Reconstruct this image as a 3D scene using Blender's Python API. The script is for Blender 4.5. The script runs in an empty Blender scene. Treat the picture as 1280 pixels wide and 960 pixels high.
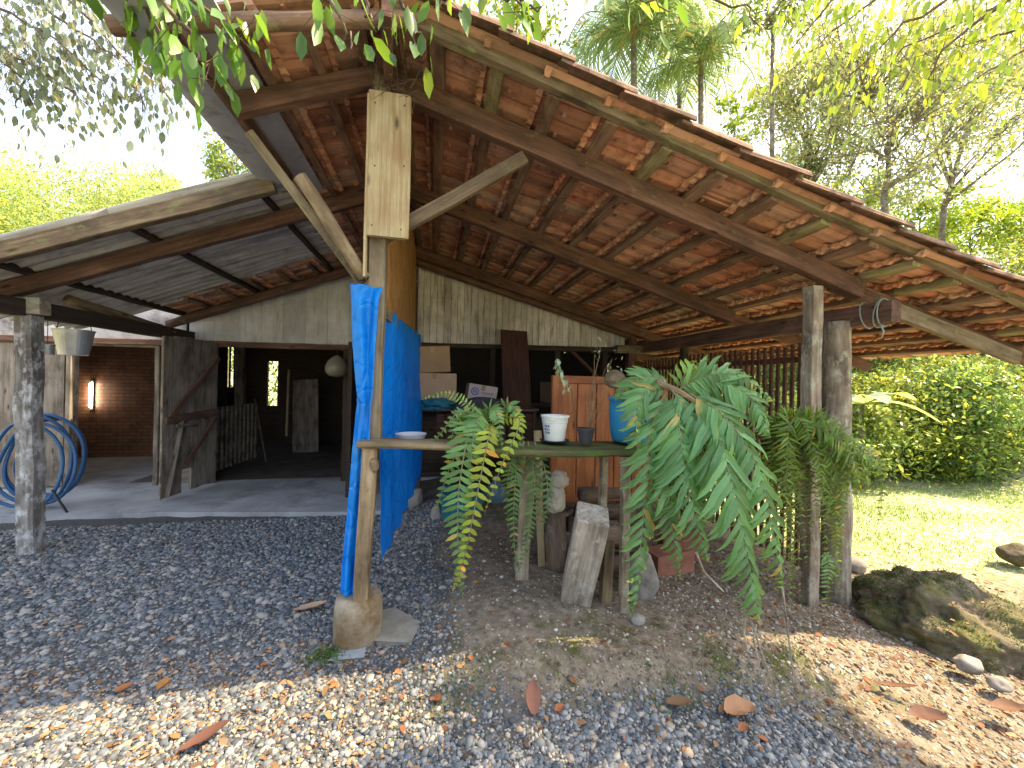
import bpy, math, random
import numpy as np
from mathutils import Vector, Matrix, noise

S = bpy.context.scene
COL = S.collection
rng = np.random.default_rng(7)
random.seed(11)

# ------------------------------------------------------------------ camera
FPX, EYE = 481.0, 1.5
YAW, ROLL = math.radians(11.2), math.radians(1.2)
FWD = np.array([math.sin(YAW), math.cos(YAW), 0.0])
_r0 = np.array([math.cos(YAW), -math.sin(YAW), 0.0]); _u0 = np.array([0, 0, 1.0])
RGT = _r0*math.cos(ROLL) + _u0*math.sin(ROLL)
UPV = _u0*math.cos(ROLL) - _r0*math.sin(ROLL)
EYEP = np.array([0, 0, EYE])
cam_d = bpy.data.cameras.new('camera'); cam = bpy.data.objects.new('camera', cam_d); COL.objects.link(cam)
cam_d.sensor_fit = 'HORIZONTAL'; cam_d.sensor_width = 36.0; cam_d.lens = 36.0*FPX/1280.0
cam_d.clip_start = 0.05; cam_d.clip_end = 600
cam.matrix_world = Matrix(((RGT[0], UPV[0], -FWD[0], 0), (RGT[1], UPV[1], -FWD[1], 0), (RGT[2], UPV[2], -FWD[2], EYE), (0, 0, 0, 1)))
S.camera = cam

# ------------------------------------------------------------------ sky, sun, exposure
SUN_DIR = Vector((0.63, -0.03, 0.77)).normalized()          # towards the sun
w = bpy.data.worlds.new('World'); S.world = w; w.use_nodes = True
wn = w.node_tree.nodes; wl = w.node_tree.links
bg = wn['Background']; sky = wn.new('ShaderNodeTexSky'); sky.sky_type = 'NISHITA'; sky.sun_disc = False
sky.sun_elevation = math.asin(SUN_DIR.z); sky.sun_rotation = math.atan2(SUN_DIR.x, SUN_DIR.y)
sky.air_density = 1.0; sky.dust_density = 7.0; sky.ozone_density = 1.0
wtc = wn.new('ShaderNodeTexCoord'); wno = wn.new('ShaderNodeTexNoise'); wno.inputs['Scale'].default_value = 2.2; wno.inputs['Detail'].default_value = 7
wl.new(wtc.outputs['Generated'], wno.inputs['Vector'])
wmr = wn.new('ShaderNodeMapRange'); wmr.inputs[1].default_value = 0.3; wmr.inputs[2].default_value = 0.62; wmr.inputs[3].default_value = 0.15; wmr.inputs[4].default_value = 0.85
wl.new(wno.outputs[0], wmr.inputs[0])
wmx = wn.new('ShaderNodeMix'); wmx.data_type = 'RGBA'; wmx.inputs[7].default_value = (3.5, 3.95, 4.8, 1)     # thin white cloud over the sky
wl.new(wmr.outputs[0], wmx.inputs[0]); wl.new(sky.outputs[0], wmx.inputs[6])
wl.new(wmx.outputs[2], bg.inputs[0]); bg.inputs[1].default_value = 0.15
sun_d = bpy.data.lights.new('sun', 'SUN'); sun_d.energy = 4.6; sun_d.angle = math.radians(0.5); sun_d.color = (1.0, 0.775, 0.48)
sun = bpy.data.objects.new('sun', sun_d); COL.objects.link(sun)
sun.rotation_euler = SUN_DIR.to_track_quat('Z', 'Y').to_euler()
S.view_settings.view_transform = 'Standard'; S.view_settings.look = 'None'
S.view_settings.exposure = 1.82; S.view_settings.gamma = 1.0; S.view_settings.use_curve_mapping = False
S.render.engine = 'CYCLES'
cy = S.cycles
cy.max_bounces = 10; cy.diffuse_bounces = 6; cy.glossy_bounces = 3; cy.transmission_bounces = 5; cy.transparent_max_bounces = 6
cy.caustics_reflective = False; cy.caustics_refractive = False; cy.sample_clamp_indirect = 4.0
cy.use_denoising = True
try: cy.denoiser = 'OPENIMAGEDENOISE'
except Exception: pass

# ------------------------------------------------------------------ picture-to-place helpers
def ray(u, v): return FWD + RGT*((u-640)/FPX) - UPV*((v-480)/FPX)
def at(u, v, d): return EYEP + ray(u, v)*d
def atY(u, v, Y): r = ray(u, v); return EYEP + r*(Y/r[1])
def atX(u, v, X): r = ray(u, v); return EYEP + r*(X/r[0])
def atZ(u, v, Z): r = ray(u, v); return EYEP + r*((Z-EYE)/r[2])
def sstep(a, b, x): t = np.clip((x-a)/(b-a), 0, 1); return t*t*(3-2*t)

# ------------------------------------------------------------------ materials
MATS = {}
def new_mat(name):
    m = bpy.data.materials.new(name); m.use_nodes = True; MATS[name] = m
    n = m.node_tree.nodes; return m, n, m.node_tree.links, n['Principled BSDF']
def ramp(n, stops):
    r = n.new('ShaderNodeValToRGB'); e = r.color_ramp.elements
    while len(e) < len(stops): e.new(0.5)
    for i, (p, c) in enumerate(stops): e[i].position = p; e[i].color = (c[0], c[1], c[2], 1)
    return r
def coords(n, l, scale=(1, 1, 1), kind='Object', rnd=True):
    tc = n.new('ShaderNodeTexCoord'); mp = n.new('ShaderNodeMapping'); mp.inputs['Scale'].default_value = scale
    l.new(tc.outputs[kind], mp.inputs[0])
    if rnd:
        oi = n.new('ShaderNodeObjectInfo'); mu = n.new('ShaderNodeMath'); mu.operation = 'MULTIPLY'; mu.inputs[1].default_value = 37.0
        l.new(oi.outputs['Random'], mu.inputs[0]); cb = n.new('ShaderNodeCombineXYZ')
        for i in range(3): l.new(mu.outputs[0], cb.inputs[i])
        l.new(cb.outputs[0], mp.inputs['Location'])
    return mp
def noise_tex(n, l, vec, scale, detail=6, rough=0.6):
    t = n.new('ShaderNodeTexNoise'); t.inputs['Scale'].default_value = scale; t.inputs['Detail'].default_value = detail
    t.inputs['Roughness'].default_value = rough; l.new(vec, t.inputs['Vector']); return t
def mixc(n, l, fac, a, b, mode='MIX'):
    m = n.new('ShaderNodeMix'); m.data_type = 'RGBA'; m.blend_type = mode
    for sock, val in ((0, fac), (6, a), (7, b)):
        if isinstance(val, (tuple, list)): m.inputs[sock].default_value = (val[0], val[1], val[2], 1)
        elif isinstance(val, (int, float)): m.inputs[sock].default_value = val
        else: l.new(val, m.inputs[sock])
    return m.outputs[2]
def bump(n, l, bs, h, strength=0.4, dist=0.01):
    b = n.new('ShaderNodeBump'); b.inputs['Strength'].default_value = strength; b.inputs['Distance'].default_value = dist
    l.new(h, b.inputs['Height']); l.new(b.outputs[0], bs.inputs['Normal'])

def wood(name, dark, mid, light, rough=0.85, lichen=None, lich_amt=0.5, grain=14.0, stain=(0.05, 0.035, 0.025)):
    m, n, l, bs = new_mat(name)
    mp = coords(n, l, (0.9, grain, grain))
    g = noise_tex(n, l, mp.outputs[0], 2.2, 9, 0.68)
    r = ramp(n, [(0.28, dark), (0.5, mid), (0.75, light)]); l.new(g.outputs[0], r.inputs[0])
    mp2 = coords(n, l, (1.2, 2.5, 2.5)); g2 = noise_tex(n, l, mp2.outputs[0], 2.4, 5, 0.6)
    r2 = ramp(n, [(0.42, (0, 0, 0)), (0.68, (1, 1, 1))]); l.new(g2.outputs[0], r2.inputs[0])
    c = mixc(n, l, r2.outputs[0], r.outputs[0], stain)
    mm = n.new('ShaderNodeMath'); mm.operation = 'MULTIPLY'; mm.inputs[1].default_value = 0.75; l.new(r2.outputs[0], mm.inputs[0])
    c = mixc(n, l, mm.outputs[0], r.outputs[0], stain)
    # knots
    mp4 = coords(n, l, (2.2, 7, 7)); vo = n.new('ShaderNodeTexVoronoi'); vo.inputs['Scale'].default_value = 1.3; l.new(mp4.outputs[0], vo.inputs['Vector'])
    rk = ramp(n, [(0.05, (1, 1, 1)), (0.16, (0, 0, 0))]); l.new(vo.outputs['Distance'], rk.inputs[0])
    c = mixc(n, l, rk.outputs[0], c, tuple(0.55*x for x in dark))
    if lichen:
        mp3 = coords(n, l, (3, 5, 5)); g3 = noise_tex(n, l, mp3.outputs[0], 2.5, 8, 0.7)
        r3 = ramp(n, [(0.62-0.25*lich_amt, (0, 0, 0)), (0.72-0.1*lich_amt, (1, 1, 1))]); l.new(g3.outputs[0], r3.inputs[0])
        c = mixc(n, l, r3.outputs[0], c, lichen)
    l.new(c, bs.inputs['Base Color']); bs.inputs['Roughness'].default_value = rough
    bs.inputs['Specular IOR Level'].default_value = 0.25
    bump(n, l, bs, g.outputs[0], 0.7, 0.008)
    return m
W_RAFTER = wood('rafter_wood', (0.068, 0.036, 0.026), (0.15, 0.083, 0.06), (0.25, 0.15, 0.108), lichen=(0.19, 0.15, 0.10), lich_amt=0.1)
W_BATTEN = wood('batten_wood', (0.11, 0.066, 0.044), (0.25, 0.155, 0.105), (0.39, 0.27, 0.19), lichen=(0.26, 0.24, 0.13), lich_amt=0.2)
W_BATTEN_MOSS = wood('mossy_batten_wood', (0.13, 0.11, 0.055), (0.30, 0.26, 0.14), (0.46, 0.42, 0.25), lichen=(0.26, 0.29, 0.10), lich_amt=0.4)
W_POST = wood('weathered_post_wood', (0.13, 0.10, 0.07), (0.28, 0.23, 0.165), (0.45, 0.39, 0.30), lichen=(0.40, 0.40, 0.30), lich_amt=0.5)
W_POST_LEFT = wood('white_streaked_post_wood', (0.08, 0.07, 0.055), (0.22, 0.21, 0.19), (0.42, 0.41, 0.39), lichen=(0.55, 0.56, 0.56), lich_amt=0.55)
W_BOARD = wood('pale_board_wood', (0.19, 0.145, 0.08), (0.40, 0.325, 0.19), (0.56, 0.48, 0.31), lichen=(0.27, 0.27, 0.13), lich_amt=0.2, grain=30, stain=(0.28, 0.17, 0.08))
W_BRACE = wood('grey_brace_wood', (0.10, 0.075, 0.045), (0.21, 0.165, 0.105), (0.33, 0.28, 0.19), lichen=(0.20, 0.23, 0.10), lich_amt=0.3)
W_BRACE_DARK = wood('brown_brace_wood', (0.07, 0.05, 0.03), (0.15, 0.11, 0.07), (0.25, 0.2, 0.135), lichen=(0.15, 0.17, 0.07), lich_amt=0.3)
W_DOOR = wood('old_door_wood', (0.12, 0.098, 0.075), (0.25, 0.21, 0.165), (0.38, 0.33, 0.265), lichen=(0.24, 0.22, 0.18), lich_amt=0.2)
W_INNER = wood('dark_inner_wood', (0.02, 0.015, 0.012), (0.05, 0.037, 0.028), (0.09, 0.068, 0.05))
W_RED = wood('dark_red_plank_wood', (0.035, 0.016, 0.012), (0.075, 0.034, 0.024), (0.12, 0.058, 0.042))
W_CABINET = wood('varnished_orange_wood', (0.17, 0.052, 0.018), (0.32, 0.115, 0.038), (0.42, 0.175, 0.065), rough=0.45, stain=(0.16, 0.05, 0.02))
W_SLAT = wood('slat_fence_wood', (0.05, 0.027, 0.016), (0.12, 0.06, 0.035), (0.2, 0.105, 0.06))
W_PARTITION = wood('amber_partition_wood', (0.20, 0.10, 0.028), (0.38, 0.20, 0.06), (0.5, 0.30, 0.11), rough=0.6, stain=(0.16, 0.08, 0.03))
W_TABLE = wood('bench_plank_wood', (0.09, 0.065, 0.035), (0.22, 0.165, 0.095), (0.36, 0.28, 0.17), lichen=(0.12, 0.14, 0.04), lich_amt=0.35)
W_TABLE_MOSS = wood('mossy_bench_plank_wood', (0.035, 0.035, 0.015), (0.085, 0.085, 0.035), (0.16, 0.15, 0.07), lichen=(0.08, 0.13, 0.025), lich_amt=0.7)
W_BLOCK = wood('bleached_timber_wood', (0.17, 0.14, 0.105), (0.36, 0.32, 0.26), (0.56, 0.52, 0.45), lichen=(0.5, 0.49, 0.45), lich_amt=0.3)
W_LOG = wood('log_bark', (0.05, 0.035, 0.025), (0.13, 0.095, 0.07), (0.24, 0.19, 0.14), lichen=(0.26, 0.25, 0.2), lich_amt=0.3, grain=6)
W_LOG_PALE = wood('peeled_log_wood', (0.12, 0.08, 0.04), (0.27, 0.20, 0.115), (0.44, 0.36, 0.235), lichen=(0.12, 0.09, 0.06), lich_amt=0.3, grain=7)

def plain(name, col, rough=0.7, var=0.25, scale=6.0, metal=0.0, spec=0.4, dirt=None, dirt_amt=0.4, bmp=0.15):
    m, n, l, bs = new_mat(name)
    mp = coords(n, l, (1, 1, 1)); g = noise_tex(n, l, mp.outputs[0], scale, 7, 0.65)
    r = ramp(n, [(0.3, tuple(c*(1-var) for c in col)), (0.7, tuple(min(1, c*(1+var)) for c in col))]); l.new(g.outputs[0], r.inputs[0])
    c = r.outputs[0]
    if dirt:
        g3 = noise_tex(n, l, mp.outputs[0], scale*0.6, 8, 0.72)
        r3 = ramp(n, [(0.66-0.3*dirt_amt, (0, 0, 0)), (0.8-0.2*dirt_amt, (1, 1, 1))]); l.new(g3.outputs[0], r3.inputs[0])
        c = mixc(n, l, r3.outputs[0], c, dirt)
    l.new(c, bs.inputs['Base Color']); bs.inputs['Roughness'].default_value = rough; bs.inputs['Metallic'].default_value = metal
    bs.inputs['Specular IOR Level'].default_value = spec
    if bmp: bump(n, l, bs, g.outputs[0], bmp, 0.01)
    return m
M_GUTTER = plain('grey_gutter_metal', (0.38, 0.40, 0.45), 0.55, 0.18, 5, 0.3, 0.4, (0.10, 0.09, 0.09), 0.35)
M_CEMENT = plain('fibre_cement', (0.46, 0.45, 0.45), 0.9, 0.2, 3, dirt=(0.12, 0.105, 0.10), dirt_amt=0.55)
def sheet_mat():
    m, n, l, bs = new_mat('corrugated_fibre_cement')
    mp = coords(n, l, (0.5, 16, 1)); g = noise_tex(n, l, mp.outputs[0], 2.0, 6, 0.65)
    mp2 = coords(n, l, (1, 1.6, 1)); g2 = noise_tex(n, l, mp2.outputs[0], 3.0, 7, 0.7)
    r = ramp(n, [(0.34, (0.20, 0.19, 0.19)), (0.5, (0.42, 0.415, 0.41)), (0.7, (0.56, 0.55, 0.545))]); l.new(g.outputs[0], r.inputs[0])
    r2 = ramp(n, [(0.5, (1, 1, 1)), (0.72, (0.5, 0.46, 0.44))]); l.new(g2.outputs[0], r2.inputs[0])
    l.new(mixc(n, l, 1.0, r.outputs[0], r2.outputs[0], 'MULTIPLY'), bs.inputs['Base Color']); bs.inputs['Roughness'].default_value = 0.9
    return m
M_SHEET = sheet_mat()
M_CONC = plain('concrete', (0.34, 0.345, 0.35), 0.9, 0.25, 2.2, dirt=(0.13, 0.13, 0.125), dirt_amt=0.5)
M_PIER = plain('stained_concrete', (0.26, 0.225, 0.165), 0.95, 0.4, 8, dirt=(0.14, 0.085, 0.03), dirt_amt=0.75, bmp=0.6)
M_SLAB = plain('stone_slab', (0.22, 0.21, 0.18), 0.9, 0.3, 8, dirt=(0.13, 0.17, 0.06), dirt_amt=0.45)
M_SLAB_BLUE = plain('blue_grey_slab', (0.21, 0.235, 0.26), 0.9, 0.2, 8)
M_ROCK = plain('field_stone', (0.24, 0.225, 0.20), 0.92, 0.35, 8, dirt=(0.11, 0.10, 0.08), dirt_amt=0.4, bmp=0.5)
M_ROCK_PALE = plain('pale_stone', (0.55, 0.51, 0.44), 0.85, 0.25, 12, dirt=(0.28, 0.19, 0.10), dirt_amt=0.5, bmp=0.4)
M_BRICK_RED = plain('red_clay', (0.25, 0.105, 0.07), 0.9, 0.3, 10, dirt=(0.18, 0.10, 0.07), dirt_amt=0.4)
M_CARD = plain('cardboard', (0.40, 0.25, 0.13), 0.9, 0.12, 4, bmp=0.05)
M_CARD_PALE = plain('pale_cardboard', (0.47, 0.32, 0.19), 0.9, 0.12, 4, bmp=0.05)
M_CARD_GREY = plain('printed_cardboard', (0.50, 0.42, 0.36), 0.9, 0.08, 4, bmp=0.05)
M_INK_BLUE = plain('blue_print', (0.10, 0.12, 0.34), 0.8, 0.1, 4, bmp=0)
M_INK_PINK = plain('pink_print', (0.50, 0.22, 0.18), 0.8, 0.1, 4, bmp=0)
M_WHITEPOT = plain('white_plastic', (0.70, 0.72, 0.68), 0.5, 0.08, 3, dirt=(0.42, 0.44, 0.32), dirt_amt=0.35, bmp=0.05)
M_BLACKPOT = plain('black_plastic', (0.035, 0.04, 0.05), 0.5, 0.2, 6, bmp=0.05)
M_BLUEPOT = plain('blue_plastic_drum', (0.03, 0.24, 0.46), 0.5, 0.2, 3, dirt=(0.10, 0.20, 0.22), dirt_amt=0.3, bmp=0.05)
M_TEAL = plain('teal_plastic', (0.02, 0.16, 0.22), 0.5, 0.2, 4, bmp=0.05)
M_TRAY = plain('grey_tray', (0.34, 0.36, 0.40), 0.6, 0.15, 5, bmp=0.05)
M_ZINC = plain('zinc_sheet', (0.42, 0.43, 0.44), 0.45, 0.25, 6, 0.55, 0.5, (0.24, 0.20, 0.16), 0.3, bmp=0.08)
M_HOSE = plain('blue_hose', (0.03, 0.11, 0.25), 0.4, 0.2, 5, bmp=0)
M_HOSE_DARK = plain('black_hose', (0.02, 0.02, 0.025), 0.5, 0.2, 5, bmp=0)
M_WIRE = plain('rusty_wire', (0.10, 0.08, 0.06), 0.7, 0.3, 9, 0.4, bmp=0)
M_ROPE = plain('grey_green_rope', (0.25, 0.29, 0.25), 0.9, 0.3, 20)
M_SHADE = plain('enamel_lamp_shade', (0.2, 0.18, 0.13), 0.3, 0.1, 5, bmp=0.02)
M_GLASSJAR = plain('bluish_jar', (0.14, 0.22, 0.28), 0.25, 0.2, 4, bmp=0.02)
M_SACK = plain('dark_sacking', (0.06, 0.055, 0.06), 0.9, 0.3, 6)
M_WHITEWALL = None

# painted boards of the gable wall
def painted_boards(name, col, stain):
    m, n, l, bs = new_mat(name)
    mp = coords(n, l, (1, 1, 1), rnd=False); g = noise_tex(n, l, mp.outputs[0], 1.6, 8, 0.7)
    mp2 = coords(n, l, (9, 9, 1.1), rnd=False); g2 = noise_tex(n, l, mp2.outputs[0], 1.7, 7, 0.7)
    geo = n.new('ShaderNodeNewGeometry'); rr = ramp(n, [(0, tuple(c*0.78 for c in col)), (1, tuple(c*1.1 for c in col))]); l.new(geo.outputs['Random Per Island'], rr.inputs[0])
    r = ramp(n, [(0.5, (0, 0, 0)), (0.72, (1, 1, 1))]); l.new(g2.outputs[0], r.inputs[0])
    c = mixc(n, l, r.outputs[0], rr.outputs[0], stain)
    r2 = ramp(n, [(0.35, (0.6, 0.57, 0.52)), (0.65, (1, 1, 1))]); l.new(g.outputs[0], r2.inputs[0])
    c = mixc(n, l, 1.0, c, r2.outputs[0], 'MULTIPLY')
    l.new(c, bs.inputs['Base Color']); bs.inputs['Roughness'].default_value = 0.85
    return m
M_WHITEBOARD = painted_boards('whitewashed_boards', (0.78, 0.77, 0.75), (0.30, 0.25, 0.20))
M_WHITEPANEL = painted_boards('grey_white_panel', (0.62, 0.64, 0.66), (0.42, 0.41, 0.39))

# clay tiles: each tile its own tone, soot stains
def tile_mat():
    m, n, l, bs = new_mat('clay_roof_tile')
    geo = n.new('ShaderNodeNewGeometry')
    r = ramp(n, [(0, (0.30, 0.15, 0.10)), (0.2, (0.56, 0.29, 0.18)), (0.45, (0.66, 0.40, 0.27)), (0.66, (0.70, 0.31, 0.18)), (0.85, (0.64, 0.46, 0.33)), (1, (0.38, 0.23, 0.16))])
    l.new(geo.outputs['Random Per Island'], r.inputs[0])
    mp = coords(n, l, (1, 1, 1), rnd=False)
    g = noise_tex(n, l, mp.outputs[0], 5.0, 8, 0.7); r2 = ramp(n, [(0.5, (0, 0, 0)), (0.72, (1, 1, 1))]); l.new(g.outputs[0], r2.inputs[0])
    c = mixc(n, l, r2.outputs[0], r.outputs[0], (0.13, 0.075, 0.055))
    g3 = noise_tex(n, l, mp.outputs[0], 1.1, 4, 0.5); r3 = ramp(n, [(0.42, (0.82, 0.79, 0.77)), (0.6, (1, 1, 1))]); l.new(g3.outputs[0], r3.inputs[0])
    c = mixc(n, l, 1.0, c, r3.outputs[0], 'MULTIPLY')
    # moss and lichen on the weathered outer face
    sx = n.new('ShaderNodeSeparateXYZ'); l.new(geo.outputs['Normal'], sx.inputs[0])
    g4 = noise_tex(n, l, mp.outputs[0], 9, 8, 0.75)
    ad = n.new('ShaderNodeMath'); ad.operation = 'MULTIPLY'; l.new(sx.outputs['Z'], ad.inputs[0]); l.new(g4.outputs[0], ad.inputs[1])
    r4 = ramp(n, [(0.3, (0, 0, 0)), (0.45, (1, 1, 1))]); l.new(ad.outputs[0], r4.inputs[0])
    c = mixc(n, l, r4.outputs[0], c, (0.10, 0.085, 0.05))
    l.new(c, bs.inputs['Base Color']); bs.inputs['Roughness'].default_value = 0.9; bs.inputs['Specular IOR Level'].default_value = 0.2
    bump(n, l, bs, g4.outputs[0], 0.35, 0.006)
    return m
M_TILE = tile_mat()

def brick_mat():
    m, n, l, bs = new_mat('brick_wall')
    tc = n.new('ShaderNodeTexCoord'); sp = n.new('ShaderNodeSeparateXYZ'); cb = n.new('ShaderNodeCombineXYZ')
    l.new(tc.outputs['Object'], sp.inputs[0]); l.new(sp.outputs['X'], cb.inputs[0]); l.new(sp.outputs['Z'], cb.inputs[1])
    b = n.new('ShaderNodeTexBrick'); l.new(cb.outputs[0], b.inputs['Vector']); b.inputs['Scale'].default_value = 1.0
    b.inputs['Brick Width'].default_value = 0.21; b.inputs['Row Height'].default_value = 0.065; b.inputs['Mortar Size'].default_value = 0.008
    b.inputs['Color1'].default_value = (0.40, 0.19, 0.10, 1); b.inputs['Color2'].default_value = (0.30, 0.13, 0.075, 1); b.inputs['Mortar'].default_value = (0.16, 0.11, 0.08, 1)
    g = noise_tex(n, l, tc.outputs['Object'], 6, 7, 0.7)
    r = ramp(n, [(0.35, (0.6, 0.6, 0.6)), (0.65, (1.1, 1.05, 1))]); l.new(g.outputs[0], r.inputs[0])
    c = mixc(n, l, 1.0, b.outputs[0], r.outputs[0], 'MULTIPLY')
    l.new(c, bs.inputs['Base Color']); bs.inputs['Roughness'].default_value = 0.55
    bump(n, l, bs, b.outputs['Fac'], -0.6, 0.01)
    return m
M_BRICK = brick_mat()

def tarp_mat():
    m, n, l, bs = new_mat('blue_tarpaulin')
    mp = coords(n, l, (1, 1, 1), rnd=False); g = noise_tex(n, l, mp.outputs[0], 3, 6, 0.6)
    r = ramp(n, [(0.3, (0.0, 0.25, 0.78)), (0.7, (0.01, 0.36, 0.92))]); l.new(g.outputs[0], r.inputs[0])
    vo = n.new('ShaderNodeTexVoronoi'); vo.feature = 'DISTANCE_TO_EDGE'; vo.inputs['Scale'].default_value = 7; l.new(mp.outputs[0], vo.inputs['Vector'])
    rv = ramp(n, [(0.0, (0, 0, 0)), (0.12, (1, 1, 1))]); l.new(vo.outputs[0], rv.inputs[0])
    g2a = noise_tex(n, l, mp.outputs[0], 9, 5, 0.6); g2 = n.new('ShaderNodeMath'); g2.operation = 'MULTIPLY'; l.new(g2a.outputs[0], g2.inputs[0]); l.new(rv.outputs[0], g2.inputs[1])
    gd_ = noise_tex(n, l, mp.outputs[0], 2.2, 8, 0.75); rdt = ramp(n, [(0.55, (0, 0, 0)), (0.8, (0.55, 0.55, 0.55))]); l.new(gd_.outputs[0], rdt.inputs[0])
    r_out = mixc(n, l, rdt.outputs[0], r.outputs[0], (0.10, 0.20, 0.34))
    l.new(r_out, bs.inputs['Base Color']); bs.inputs['Roughness'].default_value = 0.38; bs.inputs['Specular IOR Level'].default_value = 0.45
    bump(n, l, bs, g2.outputs[0], 0.6, 0.02)
    tr = n.new('ShaderNodeBsdfTranslucent'); l.new(r.outputs[0], tr.inputs[0]); mx = n.new('ShaderNodeMixShader'); mx.inputs[0].default_value = 0.42
    l.new(bs.outputs[0], mx.inputs[1]); l.new(tr.outputs[0], mx.inputs[2]); l.new(mx.outputs[0], n['Material Output'].inputs[0])
    return m
M_TARP = tarp_mat()

def leaf_mat(name, col, trans=0.4, rough=0.45, tcol=None, spec=0.4):
    m, n, l, bs = new_mat(name)
    at_ = n.new('ShaderNodeAttribute'); at_.attribute_name = 'tone'
    c = mixc(n, l, 1.0, at_.outputs['Color'], col, 'MULTIPLY')
    l.new(c, bs.inputs['Base Color']); bs.inputs['Roughness'].default_value = rough; bs.inputs['Specular IOR Level'].default_value = spec
    if trans > 0:
        tc = tcol or (min(1, col[0]*2.6), min(1, col[1]*2.0), col[2]*0.8)
        c2 = mixc(n, l, 1.0, at_.outputs['Color'], tc, 'MULTIPLY')
        tr = n.new('ShaderNodeBsdfTranslucent'); l.new(c2, tr.inputs[0]); mx = n.new('ShaderNodeMixShader'); mx.inputs[0].default_value = trans
        l.new(bs.outputs[0], mx.inputs[1]); l.new(tr.outputs[0], mx.inputs[2]); l.new(mx.outputs[0], n['Material Output'].inputs[0])
    return m
L_NEAR = leaf_mat('glossy_leaf', (0.075, 0.17, 0.03), 0.42, 0.35)
L_YELLOW = leaf_mat('sunny_leaf', (0.19, 0.29, 0.03), 0.45, 0.45, (0.30, 0.42, 0.045))
L_BLUE = leaf_mat('grey_green_leaf', (0.17, 0.24, 0.19), 0.42, 0.45)
L_TREE = leaf_mat('tree_leaf', (0.075, 0.135, 0.035), 0.4, 0.5)
L_SHRUB = leaf_mat('shrub_leaf', (0.15, 0.235, 0.065), 0.42, 0.4, (0.27, 0.38, 0.09))
L_CANOPY = leaf_mat('bright_canopy_leaf', (0.27, 0.36, 0.12), 0.4, 0.5, (0.40, 0.50, 0.16))
L_PALM = leaf_mat('palm_leaflet', (0.16, 0.25, 0.11), 0.5, 0.4, (0.32, 0.42, 0.15))
L_FERN = leaf_mat('sword_fern_leaflet', (0.11, 0.23, 0.07), 0.4, 0.45)
L_BIGFERN = leaf_mat('broad_fern_leaflet', (0.125, 0.28, 0.115), 0.42, 0.3, (0.36, 0.52, 0.08))
L_DARKFERN = leaf_mat('soft_fern_leaflet', (0.10, 0.18, 0.025), 0.4, 0.5)
L_GRASS = leaf_mat('lawn_grass', (0.12, 0.235, 0.06), 0.35, 0.6, (0.22, 0.36, 0.08))
L_DRY = leaf_mat('dry_leaf', (0.25, 0.155, 0.09), 0.1, 0.75, tcol=(0.3, 0.17, 0.09), spec=0.3)
L_STEM = leaf_mat('green_stem', (0.16, 0.15, 0.06), 0.0, 0.6)
M_BARK = wood('tree_bark', (0.09, 0.075, 0.06), (0.20, 0.17, 0.14), (0.33, 0.30, 0.26), lichen=(0.30, 0.31, 0.27), lich_amt=0.4, grain=3)
M_TWIG = wood('twig_bark', (0.06, 0.042, 0.028), (0.13, 0.095, 0.065), (0.22, 0.17, 0.12))

def moss_rock():
    m, n, l, bs = new_mat('mossy_rock')
    mp = coords(n, l, (1, 1, 1), rnd=False)
    g = noise_tex(n, l, mp.outputs[0], 9, 9, 0.72); g2 = noise_tex(n, l, mp.outputs[0], 4.0, 7, 0.68)
    r = ramp(n, [(0.3, (0.045, 0.04, 0.025)), (0.55, (0.14, 0.115, 0.07)), (0.75, (0.30, 0.28, 0.22))]); l.new(g.outputs[0], r.inputs[0])
    r2 = ramp(n, [(0.47, (0, 0, 0)), (0.6, (0.9, 0.9, 0.9))]); l.new(g2.outputs[0], r2.inputs[0])
    rm = ramp(n, [(0.3, (0.045, 0.043, 0.015)), (0.7, (0.14, 0.135, 0.03))]); l.new(g.outputs[0], rm.inputs[0])
    c = mixc(n, l, r2.outputs[0], r.outputs[0], rm.outputs[0])
    l.new(c, bs.inputs['Base Color']); bs.inputs['Roughness'].default_value = 0.95
    bump(n, l, bs, g.outputs[0], 0.9, 0.03)
    return m
M_MOSSROCK = moss_rock()

def pebble_mat(name, stops):
    m, n, l, bs = new_mat(name)
    geo = n.new('ShaderNodeNewGeometry'); r = ramp(n, stops); l.new(geo.outputs['Random Per Island'], r.inputs[0])
    l.new(r.outputs[0], bs.inputs['Base Color']); bs.inputs['Roughness'].default_value = 0.8
    return m
M_PEBBLE = pebble_mat('gravel_stone', [(0, (0.042, 0.05, 0.058)), (0.25, (0.08, 0.094, 0.107)), (0.5, (0.123, 0.14, 0.157)), (0.73, (0.185, 0.19, 0.193)), (0.9, (0.31, 0.30, 0.27)), (1, (0.25, 0.185, 0.125))])
M_PEBBLE_DIRT = pebble_mat('soil_crumb', [(0, (0.08, 0.06, 0.045)), (0.5, (0.20, 0.16, 0.12)), (0.8, (0.32, 0.27, 0.21)), (1, (0.5, 0.47, 0.42))])

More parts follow.
